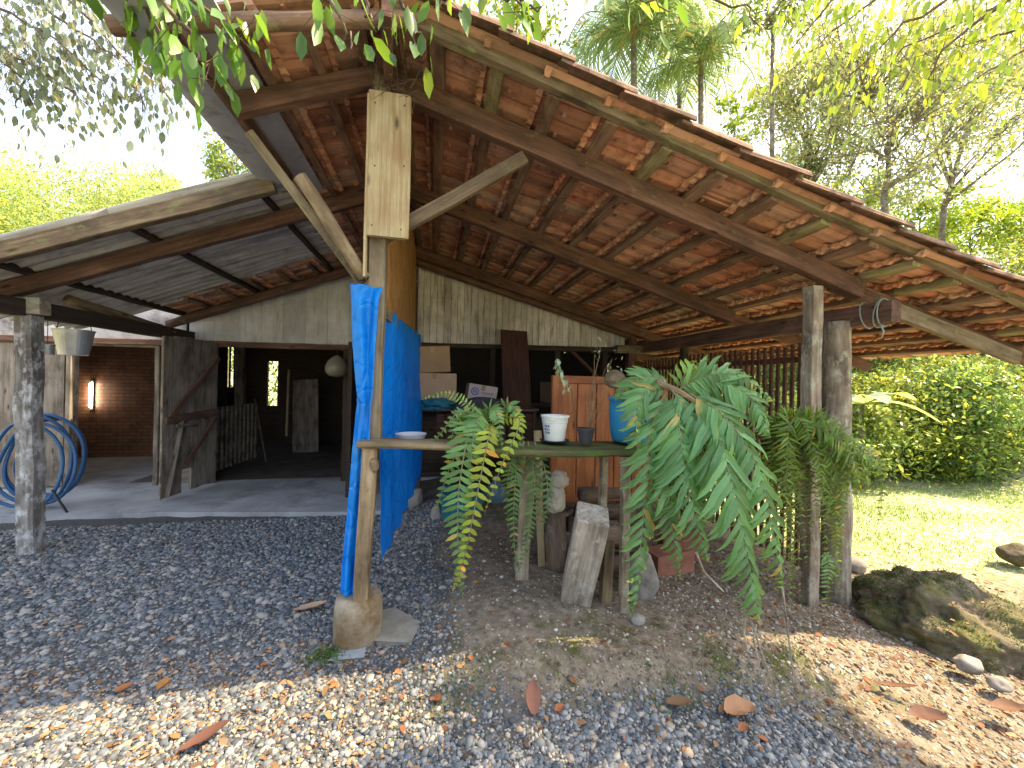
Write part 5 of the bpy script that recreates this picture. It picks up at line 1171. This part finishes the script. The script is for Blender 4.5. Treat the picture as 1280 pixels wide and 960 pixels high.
# palms
def palm(label, u, v, d, n, fl, tr=0.1):
    c = place(u, v, d); b = np.array([c[0], c[1], G(c[0], c[1])]); t = thing('palm_tree', label, 'palm', b, 'palms behind the barn roof')
    mb = MB(); mb.tube([b, b*0.5+c*0.5+np.array([0.15, 0, 0]), c], [tr*1.3, tr, tr*0.8], 10); mb.build('trunk', M_BARK, t, smooth=True)
    V, F = tube([c, c+np.array([0.02, 0, 0.5])], [tr*0.9, tr*0.5], 8); mesh('crown_shaft', V, F, L_STEM, t, tone=np.ones((len(V), 3))*0.9)
    for k in range(n):
        a = 2*math.pi*(k+random.uniform(-.3, .3))/n; e = random.uniform(0.15, 1.2); ca, sa = math.cos(a), math.sin(a); L_ = fl*random.uniform(0.8, 1.1)
        pts = [c+np.array([0, 0, 0.4]), c+np.array([ca*L_*0.35*math.cos(e), sa*L_*0.35*math.cos(e), 0.4+L_*0.35*math.sin(e)]), c+np.array([ca*L_*0.7, sa*L_*0.7, 0.4+L_*0.42*math.sin(e)-0.15*L_]), c+np.array([ca*L_*0.92, sa*L_*0.92, 0.3+L_*0.30*math.sin(e)-0.5*L_])]
        frond('frond', pts, t, L_PALM, 54, fl*0.30, fl*0.016, 0.7, 0.5, face=(0, 0, 1), stem_r=0.03, tone=(0.7, 1.5), jitter=0.12, prof=lambda q: 0.35+0.65*math.sin(math.pi*min(1, 0.15+0.85*q)))
palm('tall feathery palm over the middle of the roof, left one of the three', 792, 60, 11.5, 17, 2.9)
palm('palm with a clear grey trunk right above the roof edge, middle one of the three', 876, 95, 12.5, 16, 2.5)
palm('highest palm crown at the top of the picture, above the middle palm', 850, 0, 14.0, 16, 3.2)
# slender bare trunk
p = place(966, 60, 11); tree('slender_tree', 'slender bare-stemmed tree between the palms and the big right tree', (p[0], p[1], G(p[0], p[1])), (p[0], p[1], p[2]+0.6), (p[0]-0.2, p[1], p[2]+1.0), (1.3, 1.0, 1.0), 12, 50, 0.2, L_TREE, 0.085)
p = place(918, 150, 10); tree('sapling', 'thin yellowish sapling just above the roof tiles, right of the palm trunk', (p[0], p[1], G(p[0], p[1])), (p[0], p[1], p[2]-0.6), (p[0], p[1], p[2]), (0.7, 0.6, 0.7), 10, 40, 0.16, L_YELLOW, 0.045)
# big grey-green trees on the right
p = place(1120, 175, 10.5); f_ = place(1105, 240, 10.5)
tree('forked_tree', 'tall forked tree with thin grey-green crown behind the lower right roof', (f_[0]+0.3, f_[1], G(f_[0], f_[1])), f_, (p[0]+0.2, p[1], p[2]+1.3), (3.6, 2.4, 3.2), 150, 90, 0.13, L_BLUE, 0.13, clump_r=0.16, hollow=0.15, limbs=13, yellow=0.25, lo=0.7, hi=1.5)
p = place(1235, 120, 12.5); f_ = place(1180, 260, 12.5)
tree('spreading_tree', 'spreading grey-green tree at the right edge with arching bare limbs', (f_[0], f_[1], G(f_[0], f_[1])), f_, (p[0], p[1], p[2]+0.9), (4.4, 2.8, 3.4), 140, 85, 0.14, L_BLUE, 0.13, clump_r=0.16, hollow=0.2, limbs=13, yellow=0.2, lo=0.7, hi=1.5)
p = place(1010, 170, 13); tree('leafy_tree', 'dense blue-green tree left of the forked tree', (p[0], p[1], G(p[0], p[1])), (p[0], p[1], p[2]-2.2), (p[0], p[1], p[2]+0.6), (1.9, 1.6, 2.5), 80, 170, 0.13, L_BLUE, 0.13, clump_r=0.2, yellow=0.3, lo=0.7, hi=1.5)
# shrubs beyond the lawn and behind the roof
SH = []
for i in range(17):
    q = EYEP+ray(1035+i*27+random.uniform(-8, 8), 600)*random.uniform(8.0, 9.4); SH.append((q[0], q[1], random.uniform(0.9, 1.2), random.uniform(0.9, 1.4)))
for i in range(11):
    q = EYEP+ray(1030+i*42, 500)*random.uniform(10.2, 12); SH.append((q[0], q[1], 1.7, random.uniform(1.8, 2.3)))
for i in range(7):
    q = EYEP+ray(700+i*55, 480)*random.uniform(11.5, 13.5); SH.append((q[0], q[1], 1.6, 2.0))
lab = 'bushy green shrub in the thicket beyond the lawn'
for i, (x, y, r, h) in enumerate(SH):
    g = G(x, y); tree('shrub', lab, (x, y, g), (x, y, g+0.35*h), (x, y, g+0.9*h), (r, r*0.9, h), 50, 190, 0.105, L_SHRUB, 0.05, 'shrub', 'shrubs in the thicket beyond the lawn', 0.36, twigs=False, yellow=0.3, lo=0.5, hi=1.7, hollow=0.5, extra=[(1, 1, 1), (1.2, 1.0, 0.8), (0.75, 0.85, 0.9), (1.35, 1.1, 0.7)][i % 4])
for i, (u, v, d, r, h) in enumerate(((1150, 275, 14.5, 1.8, 1.3), (1215, 290, 15, 1.9, 1.2), (1060, 255, 15, 1.5, 1.1), (1275, 285, 14, 1.5, 1.3))):
    p = place(u, v, d); tree('sunlit_tree', ['low sunlit yellow-green tree behind the roof, under the forked tree', 'sunlit yellow tree top just above the lower roof edge', 'small green treetop touching the roof under the dense blue-green tree', 'sunlit treetop at the right picture edge above the roof end'][i], (p[0], p[1], G(p[0], p[1])), (p[0], p[1], p[2]-0.8), p, (r, r*0.8, h), 40, 90, 0.17, L_YELLOW, 0.07, yellow=0.35, lo=0.8, hi=1.5)
# bushes behind the barn that show through its openings
for i, (x, y, r, h) in enumerate(((-5.5, 12.6, 1.5, 1.6), (-3.4, 12.8, 1.4, 1.6), (-0.8, 13.0, 1.4, 1.5), (5.6, 11.5, 1.5, 1.6), (6.3, 9.3, 1.2, 1.3))):
    g = G(x, y); tree('shrub', 'bushy green shrub behind the barn', (x, y, g), (x, y, g+0.3*h), (x, y, g+0.9*h), (r, r*0.8, h), 34, 60, 0.14, L_SHRUB, 0.05, 'shrub', 'shrubs behind the barn', 0.3, twigs=False, yellow=0.35, lo=0.7, hi=1.7, hollow=0.5)
# banana-like plant with one shiny leaf
bp_ = place(1075, 520, 7.6); bn = thing('banana_plant', 'banana-like plant with one shiny broad leaf at the far end of the lawn', 'plant', (bp_[0], bp_[1], G(bp_[0], bp_[1])))
mb = MB(); mb.tube([(bp_[0], bp_[1], G(bp_[0], bp_[1])), (bp_[0], bp_[1], 1.3)], [0.09, 0.06], 10); mb.build('stem', M_BARK, bn)
for (a, e, L_) in ((2.9, 0.35, 1.1), (0.2, 0.2, 1.3), (1.2, 0.8, 1.0), (-0.9, 0.5, 1.1), (4.2, 0.9, 0.9), (-0.3, 1.0, 1.0)):
    V = []; F = []; 
    for i in range(11):
        t = i/10; cc_ = np.array([bp_[0], bp_[1], 1.25])+np.array([math.cos(a)*L_*t, math.sin(a)*L_*t, L_*(math.sin(e)*t-0.75*t*t)]); w2 = 0.19*math.sin(math.pi*min(1, 0.08+0.92*t))**0.6
        sd = np.array([-math.sin(a), math.cos(a), 0]); V += [cc_-sd*w2+np.array([0, 0, 0.05*w2]), cc_+np.array([0, 0, -0.03]), cc_+sd*w2+np.array([0, 0, 0.05*w2])]
    for i in range(10): F += [(3*i, 3*i+1, 3*i+4, 3*i+3), (3*i+1, 3*i+2, 3*i+5, 3*i+4)]
    mesh('leaf', V, F, L_BLUE, bn, smooth=True, tone=np.ones((len(V), 3))*1.4)

# branches hanging into the picture from the trees overhead
def branch(label, stems, per, lsize, mat, group=None, tmpl=T_LEAF8, aspect=0.42, droop=1.1, yellow=0.2, lo=0.7, hi=1.4, spread=0.06, name='hanging_branch', r0=0.012):
    t = thing(name, label, 'branch', stems[0][0]); mb = MB(); P = []; Dd = []
    for st in stems:
        st = [np.array(q, dtype=float) for q in st]; pts = []
        for i in range(len(st)-1):
            for k in range(5): pts.append(st[i]*(1-k/5)+st[i+1]*k/5+rng.normal(size=3)*0.012)
        pts.append(st[-1]); mb.tube(pts, list(np.linspace(r0, r0*0.2, len(pts))), 6)
        for k in range(per):
            x = (0.15+0.85*rng.random()**0.8)*(len(pts)-1); a = int(min(x, len(pts)-2)); f = x-a; q = pts[a]*(1-f)+pts[a+1]*f
            e = q+rng.normal(size=3)*spread
            if rng.random() < 0.4: mb.tube([q, e], [0.002, 0.0012], 4, False)
            P.append(e); tt_ = pts[a+1]-pts[a]; Dd.append(tt_/np.linalg.norm(tt_)*0.5)
    mb.build('stems', M_TWIG, t, smooth=True)
    leaf_cloud('leaves', np.array(P), lsize, mat, t, tmpl, aspect, droop, yellow, lo, hi, None, np.array(Dd))
    return t
def stems_px(lst): return [[at(*q) for q in s] for s in lst]
branch('bright green leafy branch hanging over the grey gutter', stems_px([[(130, -60, 1.8), (175, 0, 1.75), (205, 45, 1.7), (225, 85, 1.68)], [(150, -50, 1.7), (210, 10, 1.6), (245, 55, 1.55), (258, 100, 1.55)], [(100, -60, 1.9), (140, -10, 1.8), (180, 30, 1.8)], [(180, -40, 1.7), (230, -5, 1.6), (290, 35, 1.6), (312, 60, 1.6)]]), 36, 0.11, L_NEAR)
branch('leafy twigs hanging down in front of the roof ridge', stems_px([[(380, -60, 1.7), (410, -5, 1.65), (430, 40, 1.62), (440, 62, 1.6)], [(440, -60, 1.65), (455, 0, 1.6), (470, 40, 1.58)], [(480, -60, 1.7), (500, -10, 1.65), (515, 35, 1.62), (520, 55, 1.6)], [(520, -50, 1.7), (545, -20, 1.65), (552, 10, 1.65)]]), 11, 0.115, L_NEAR)
branch('few large bright leaves hanging above the roof verge', stems_px([[(560, -60, 1.8), (600, -20, 1.75), (640, 5, 1.7), (668, 25, 1.7)], [(600, -60, 1.8), (640, -15, 1.75), (660, 5, 1.72), (680, 15, 1.7)]]), 12, 0.125, L_NEAR)
branch('long narrow-leaved branch along the top of the picture before the palms', stems_px([[(720, -70, 2.1), (770, -20, 2.1), (810, 0, 2.1), (840, 15, 2.1)], [(760, -60, 2.3), (850, -15, 2.3), (930, 5, 2.3), (950, 45, 2.3)]]), 14, 0.12, L_NEAR, aspect=0.3)
branch('grey-green leafy boughs against the white sky at the upper left', stems_px([[(-90, -60, 4.2), (0, 10, 4.0), (70, 50, 4.0), (130, 105, 4.0)], [(-60, 20, 4.3), (20, 70, 4.2), (75, 105, 4.2), (110, 130, 4.2)], [(-40, -80, 4.0), (90, -10, 4.0), (150, 40, 4.0), (205, 110, 4.0)], [(-90, 30, 4.0), (-20, 60, 4.0), (30, 100, 4.0), (20, 135, 4.0)], [(0, -80, 4.3), (110, 20, 4.2), (170, 90, 4.2), (178, 140, 4.2)], [(-90, -20, 4.4), (0, 40, 4.4), (50, 80, 4.4)], [(-60, -60, 4.1), (40, 0, 4.1), (110, 45, 4.1), (155, 80, 4.1)]]), 190, 0.105, L_BLUE, spread=0.24, aspect=0.5, yellow=0.1, lo=0.35, hi=0.9, r0=0.02)
branch('sunlit yellow-green boughs at the top right corner', stems_px([[(1420, -120, 3.2), (1250, -40, 3.1), (1130, 30, 3.1), (1060, 95, 3.1)], [(1400, -60, 3.2), (1260, 0, 3.1), (1180, 60, 3.1), (1160, 100, 3.1)], [(1350, -160, 3.2), (1150, -70, 3.1), (1050, -10, 3.1), (990, 60, 3.1)], [(1330, -200, 3.3), (1120, -80, 3.2), (1010, -30, 3.2), (955, 30, 3.2)], [(1450, -20, 3.3), (1340, 20, 3.3), (1260, 40, 3.2), (1200, 60, 3.2)]]), 150, 0.115, L_YELLOW, spread=0.2, aspect=0.36, yellow=0.4, lo=0.9, hi=1.6, r0=0.02)
dv = thing('dry_vine', 'tuft of dry vine stems on top of the central post board', 'vine', (-0.3, 2.4, 3.25)); mb = MB()
for k in range(34):
    a = at(488+random.uniform(-22, 28), random.uniform(95, 125), 2.36); b = a+np.array([random.uniform(-.1, .1), random.uniform(-.05, .02), random.uniform(-.02, .22)]); c2 = b+np.array([random.uniform(-.12, .12), random.uniform(-.04, .02), random.uniform(-.16, .12)])
    mb.tube([a, b, c2], [0.0025, 0.002, 0.001], 4, False)
mb.build('stems', M_TWIG, dv)

# unseen tree on the right, its crown added and placed to dapple the yard
tree('overhead_tree', 'overhanging tree right of the yard, out of view, its crown added to shade the gravel', (6.6, 0.4, G(6.6, 0.4)), (6.2, 0.6, 3.6), (5.75, 1.15, 5.7), (1.15, 0.85, 0.8), 46, 90, 0.17, L_YELLOW, 0.14, clump_r=0.16)

branch('higher sunlit leafy boughs filling the top edge between the palms and the corner', stems_px([[(1250, -120, 4.4), (1130, -30, 4.3), (1040, 40, 4.3), (985, 90, 4.2)], [(1400, 0, 4.5), (1300, 50, 4.4), (1220, 100, 4.4), (1150, 130, 4.4)], [(1400, -80, 4.4), (1240, 10, 4.4), (1130, 60, 4.3), (1080, 120, 4.3)], [(1400, 60, 4.5), (1330, 110, 4.4), (1262, 150, 4.4)]]), 60, 0.11, L_YELLOW, spread=0.26, aspect=0.36, yellow=0.3, lo=0.7, hi=1.4, r0=0.02)
# ------------------------------------------------------------------ mossy mound on the right
mo = atZ(1195, 800, -0.25)
md_ = rock('mossy_boulder', (mo[0]+0.27, mo[1]+0.22, -0.31), (0.55, 0.50, 0.33), M_MOSSROCK, None, 0.24, 6, 12, 1.7); tag(md_, 'large dark mossy boulder at the right edge of the yard', 'boulder')
for i, (u, v, r, lb) in enumerate(((1215, 838, 0.06, 'pale pebble-sized stone at the foot of the mossy boulder'), (1275, 700, 0.13, 'dark reddish stone behind the mossy boulder at the picture edge'), (1255, 862, 0.045, 'small white stone in the litter right of the pale one'))):
    p = atZ(u, v, -0.24); o = rock('field_stone', (p[0], p[1]+0.02, p[2]+r*0.4), (r*1.3, r, r*0.8), M_ROCK if i != 1 else M_MOSSROCK, None, 0.3, 3, 40+i); tag(o, lb, 'stone')

# ------------------------------------------------------------------ gravel, crumbs, litter, grass
def ico():
    import bmesh
    bm = bmesh.new(); bmesh.ops.create_icosphere(bm, subdivisions=1, radius=1.0); V = np.array([v.co[:] for v in bm.verts]); F = np.array([[v.index for v in f.verts] for f in bm.faces]); bm.free(); return V, F
IV, IF = ico()
def pebbles(name, P, size, mat, flat=0.6):
    N = len(P); s = size*np.clip(rng.lognormal(-0.12, 0.42, (N, 1, 1)), 0.35, 2.6)*rng.uniform(0.65, 1.3, (N, 1, 3)); s[:, :, 2] *= flat
    a = rng.uniform(0, 2*math.pi, N); ca, sa = np.cos(a), np.sin(a); V = IV[None]*(1+rng.normal(size=(N, 12, 1))*0.16)*s
    # tumble a little
    b = rng.uniform(-0.6, 0.6, N); cb, sb = np.cos(b)[:, None], np.sin(b)[:, None]
    y, z = V[:, :, 1]*cb-V[:, :, 2]*sb, V[:, :, 1]*sb+V[:, :, 2]*cb
    x = V[:, :, 0]*ca[:, None]-y*sa[:, None]; y2 = V[:, :, 0]*sa[:, None]+y*ca[:, None]
    V = np.stack([x, y2, z], 2)+P[:, None, :]
    F = IF[None]+(np.arange(N)*12)[:, None, None]
    o = mesh(name, V.reshape(-1, 3), F.reshape(-1, 3), mat); tag(o, None, None, kind='stuff'); return o
def gz_n(x, y):
    return gz(x, y)+np.array([noise.fractal(Vector((a*2.2, b*2.2, 0)), 1.0, 2.0, 5) for a, b in zip(x, y)])*0.018
def sample(n, x0, x1, y0, y1, wfun):
    x = rng.uniform(x0, x1, n); y = rng.uniform(y0, y1, n); k = rng.random(n) < wfun(x, y)
    x, y = x[k], y[k]; fx = x*RGT[0]+y*RGT[1]; fy = x*FWD[0]+y*FWD[1]; k = (np.abs(fx) < fy*1.6+0.9); return x[k], y[k]
gw = lambda x, y: (1-zones(x, y)[0])*(1-zones(x, y)[1])*(1-((y > 4.7) & (x < -0.5)))
x, y = sample(150000, -4.6, 3.2, 0.7, 2.7, gw); kp = rng.random(len(x)) < 0.45+0.55*sstep(-0.15, 0.15, np.array([noise.noise(Vector((a*1.7, b*1.7, 3))) for a, b in zip(x, y)])); x, y = x[kp], y[kp]
z = gz_n(x, y); pebbles('gravel', np.stack([x, y, z+0.002], 1), 0.0095, M_PEBBLE)
x, y = sample(78000, -6.4, 0.4, 2.7, 5.1, gw); z = gz_n(x, y); pebbles('gravel', np.stack([x, y, z+0.003], 1), 0.012, M_PEBBLE)
dw = lambda x, y: (zones(x, y)[0])*(1-zones(x, y)[1])*(0.35+0.65*(x > 1.5))
x, y = sample(26000, -0.2, 4.8, 1.1, 3.6, dw); z = gz_n(x, y); pebbles('soil_crumbs', np.stack([x, y, z], 1), 0.008, M_PEBBLE_DIRT)
# leaf litter: small pieces nobody would count
lw = lambda x, y: np.clip(0.10+0.22*(y < 2.3)+0.75*sstep(1.5, 2.8, x)-0.6*zones(x, y)[1], 0, 1)*(y < 4.2)
x, y = sample(5200, -2.6, 5.6, 1.0, 4.2, lw); N = len(x); z = gz_n(x, y)+0.012
d = unit(N); d[:, 2] *= 0.25; nr = unit(N)*0.5; nr[:, 2] += 1; L_ = rng.uniform(0.015, 0.055, N)
V, F = scatter_leaves(T_LEAF8, np.stack([x, y, z], 1), d, nr, L_, L_*0.55); pal = np.array([(1, 1, 1), (1.2, 0.85, 0.55), (0.55, 0.5, 0.5), (1.3, 1.2, 1.1), (1.0, 0.6, 0.45), (0.8, 0.75, 0.6)])
o = mesh('leaf_litter', V, F, L_DRY, tone=np.repeat(pal[rng.integers(0, 6, N)]*rng.uniform(0.6, 1.2, (N, 1)), 8, 0)); tag(o, None, None, kind='stuff')
x, y = sample(1500, -2.6, 5.0, 1.0, 4.0, lambda x, y: np.clip(0.25+0.5*sstep(0.5, 2.5, x), 0, 1)*(1-zones(x, y)[1])); z = gz_n(x, y)+0.01; mb = MB()
for a, b, c in zip(x, y, z):
    th = random.uniform(0, 6.28); L_ = random.uniform(0.02, 0.09); r_ = random.uniform(0.0008, 0.002)
    mb.tube([(a, b, c), (a+L_*0.5*math.cos(th), b+L_*0.5*math.sin(th), c+random.uniform(0, .008)), (a+L_*math.cos(th+.3), b+L_*math.sin(th+.3), c)], r_, 4, False)
o = mb.build('twig_litter', M_TWIG); tag(o, None, None, kind='stuff')
# big single fallen leaves
def fallen(u, v, z, L_, wd, yaw, tone, label, stand=0.15, curl=0.3):
    p = atZ(u, v, z); m = 9; V = []; F = []; dd = np.array([math.cos(yaw)*math.cos(stand), math.sin(yaw)*math.cos(stand), math.sin(stand)]); sd = np.array([-math.sin(yaw), math.cos(yaw), 0]); nn = np.cross(dd, sd)
    for i in range(m):
        t = i/(m-1); w2 = wd*math.sin(math.pi*min(1, 0.05+0.93*t))**0.8; c = p+dd*L_*(t-0.5)+nn*curl*L_*(t-0.5)**2+np.array([0, 0, 0.022+0.5*L_*max(0, math.sin(stand))])
        V += [c-sd*w2+nn*w2*0.55, c-sd*w2*0.5+nn*w2*0.12, c, c+sd*w2*0.5+nn*w2*0.12, c+sd*w2+nn*w2*0.55]
    for i in range(m-1):
        for k in range(4): F.append((5*i+k, 5*i+k+1, 5*i+k+6, 5*i+k+5))
    V = [np.array(q)+0.22*wd*np.array(noise.noise_vector(Vector([float(a) for a in q])*28)) for q in V]
    o = mesh('fallen_leaf', V, F, L_DRY, smooth=True, tone=np.ones((len(V), 3))*np.array(tone)); tag(o, label, 'leaf', 'large fallen leaves'); return o
fallen(388, 767, -0.05, 0.20, 0.035, 0.1, (1.5, 1.6, 1.8), 'long pale curled leaf lying on gravel left of the footing')
fallen(666, 890, -0.06, 0.13, 0.035, 1.4, (1.1, 0.8, 0.9), 'pointed reddish leaf standing up at the edge of the gravel', 1.0)
fallen(545, 884, -0.06, 0.075, 0.025, -0.9, (1.2, 0.75, 0.5), 'small bright orange leaf on the gravel', 0.35)
fallen(925, 893, -0.1, 0.17, 0.058, 0.05, (1.35, 1.2, 1.1), 'broad tan leaf lying flat at the front of the gravel', 0.0, 0.1)
fallen(258, 932, -0.05, 0.17, 0.032, 0.55, (0.40, 0.29, 0.34), 'long dark purple leaf in the sunny gravel, lower left')
fallen(1160, 905, -0.2, 0.17, 0.05, -0.35, (0.45, 0.35, 0.4), 'dark brown curled leaf in the litter below the boulder')
fallen(1120, 866, -0.2, 0.20, 0.02, -0.5, (0.6, 0.45, 0.4), 'narrow dark leaf slanting in the litter, above the curled one')
fallen(1262, 895, -0.22, 0.17, 0.045, -0.4, (0.6, 0.5, 0.5), 'greyish leaf at the right picture edge below the boulder')
fallen(850, 888, -0.09, 0.13, 0.03, -0.3, (0.65, 0.6, 0.5), 'dull olive-brown leaf left of the broad tan one')
fallen(700, 893, -0.06, 0.05, 0.02, 0.3, (1.3, 0.75, 0.5), 'tiny rust leaf right of the standing reddish one')
fallen(930, 918, -0.1, 0.06, 0.022, 0.2, (1.0, 0.65, 0.5), 'small rust-orange leaf just below the broad tan leaf')
fallen(155, 868, -0.05, 0.07, 0.025, 0.4, (1.1, 0.75, 0.55), 'small orange leaf at the shadow edge, lower left')
fallen(205, 862, -0.05, 0.06, 0.025, 1.2, (1.3, 1.0, 0.55), 'small yellow-orange leaf right of the other orange one at the shadow edge')
# grass of the lawn
lwf = lambda x, y: zones(x, y)[1]*np.clip(0.45+0.5*np.sin(x*1.9+y)*np.sin(y*2.3), 0.06, 1)*(0.25+0.75*sstep(2.8, 4.6, y))
x, y = sample(90000, 3.6, 11, 2.2, 9.0, lwf); N = len(x); z = gz(x, y)
d = unit(N)*0.5; d[:, 2] = 1; L_ = rng.uniform(0.03, 0.075, N)
V, F = scatter_leaves(T_LEAF4, np.stack([x, y, z], 1), d, unit(N), L_, np.full(N, 0.008))
o = mesh('grass', V, F, L_GRASS, tone=tones(N, 4, 0.6, 1.5, 0.25)); tag(o, None, None, kind='stuff')
# tufts of moss and grass on the little bank
mw = lambda x, y: np.exp(-((y-1.86-0.1*np.sin(x*4))/0.13)**2)*(0.25+0.75*(np.sin(x*9)*np.sin(x*3.7+1) > 0.1))
x, y = sample(7000, -0.2, 2.4, 1.5, 2.3, mw); N = len(x); z = gz_n(x, y); d = unit(N)*0.6; d[:, 2] = 0.8
V, F = scatter_leaves(T_LEAF4, np.stack([x, y, z], 1), d, unit(N), rng.uniform(0.012, 0.04, N), np.full(N, 0.006))
o = mesh('moss', V, F, L_GRASS, tone=tones(N, 4, 0.35, 0.9, 0.1)); tag(o, None, None, kind='stuff')

xm = rng.normal(-0.56, 0.06, 900); ym = rng.normal(2.30, 0.035, 900); d = unit(900)*0.6; d[:, 2] = 0.8
V, F = scatter_leaves(T_LEAF4, np.stack([xm, ym, gz_n(xm, ym)+0.008], 1), d, unit(900), rng.uniform(0.008, 0.022, 900), np.full(900, 0.006))
o = mesh('moss', V, F, L_GRASS, tone=tones(900, 4, 0.4, 0.9, 0.1)); tag(o, None, None, kind='stuff')
for v in md_.data.vertices:
    n_v = v.co.normalized(); v.co = v.co+n_v*(0.022*noise.fractal(v.co*7, 1.0, 2.0, 4)+0.011*noise.fractal(v.co*30, 1.0, 2.0, 3))
md_.data.update()
# fallen flakes of leaf and wood; their cream tone also paints sunlit gravel
x, y = sample(6500, -2.9, 0.4, 1.0, 2.5, lambda x, y: 0.9*sstep(0.3, -0.6, x)*(y < 2.45)); N = len(x); z = gz_n(x, y)+0.011; d = unit(N); d[:, 2] *= 0.2; nr = unit(N)*0.5; nr[:, 2] += 1; L_ = rng.uniform(0.008, 0.028, N)
V, F = scatter_leaves(T_LEAF4, np.stack([x, y, z], 1), d, nr, L_, L_*0.6); pal = np.array([(1.7, 1.7, 1.5), (1.8, 1.6, 1.2), (1.25, 1.0, 0.72), (0.8, 0.75, 0.7)])
o = mesh('leaf_litter', V, F, L_DRY, tone=np.repeat(pal[rng.integers(0, 4, N)]*rng.uniform(0.6, 1.1, (N, 1)), 4, 0)); tag(o, None, None, kind='stuff')
# moss pile on the boulder
vs = np.array([v.co[:] for v in md_.data.vertices]); nv = np.array([v.normal[:] for v in md_.data.vertices])
pk = np.where((nv[:, 2] > 0.15) & (np.array([noise.noise(Vector(q)*6) for q in vs]) > -0.05))[0]; pk = rng.choice(pk, 9000)
base = vs[pk]+rng.normal(size=(9000, 3))*0.004
V, F = scatter_leaves(T_LEAF4, base, nv[pk]+unit(9000)*0.6, unit(9000), rng.uniform(0.006, 0.02, 9000), np.full(9000, 0.006))
mesh('moss', V+np.array(md_.location), F, L_GRASS, md_, tone=tones(9000, 4, 0.25, 0.75, 0.3))

pk = np.where(nv[:, 2] > 0.35)[0]; pk = rng.choice(pk, 260); N = 260
d = unit(N); d[:, 2] *= 0.3; L_ = rng.uniform(0.012, 0.045, N); V, F = scatter_leaves(T_LEAF8, np.array([md_.data.vertices[int(i)].co[:] for i in pk])+np.array(md_.location)+np.array([0, 0, 0.006]), d, nv[pk]+unit(N)*0.3, L_, L_*0.5)
mesh('fallen_leaves', V, F, L_DRY, md_, tone=np.repeat(rng.uniform(0.5, 1.3, (N, 1))*np.array([(1.0, 0.9, 0.85)]), 8, 0))
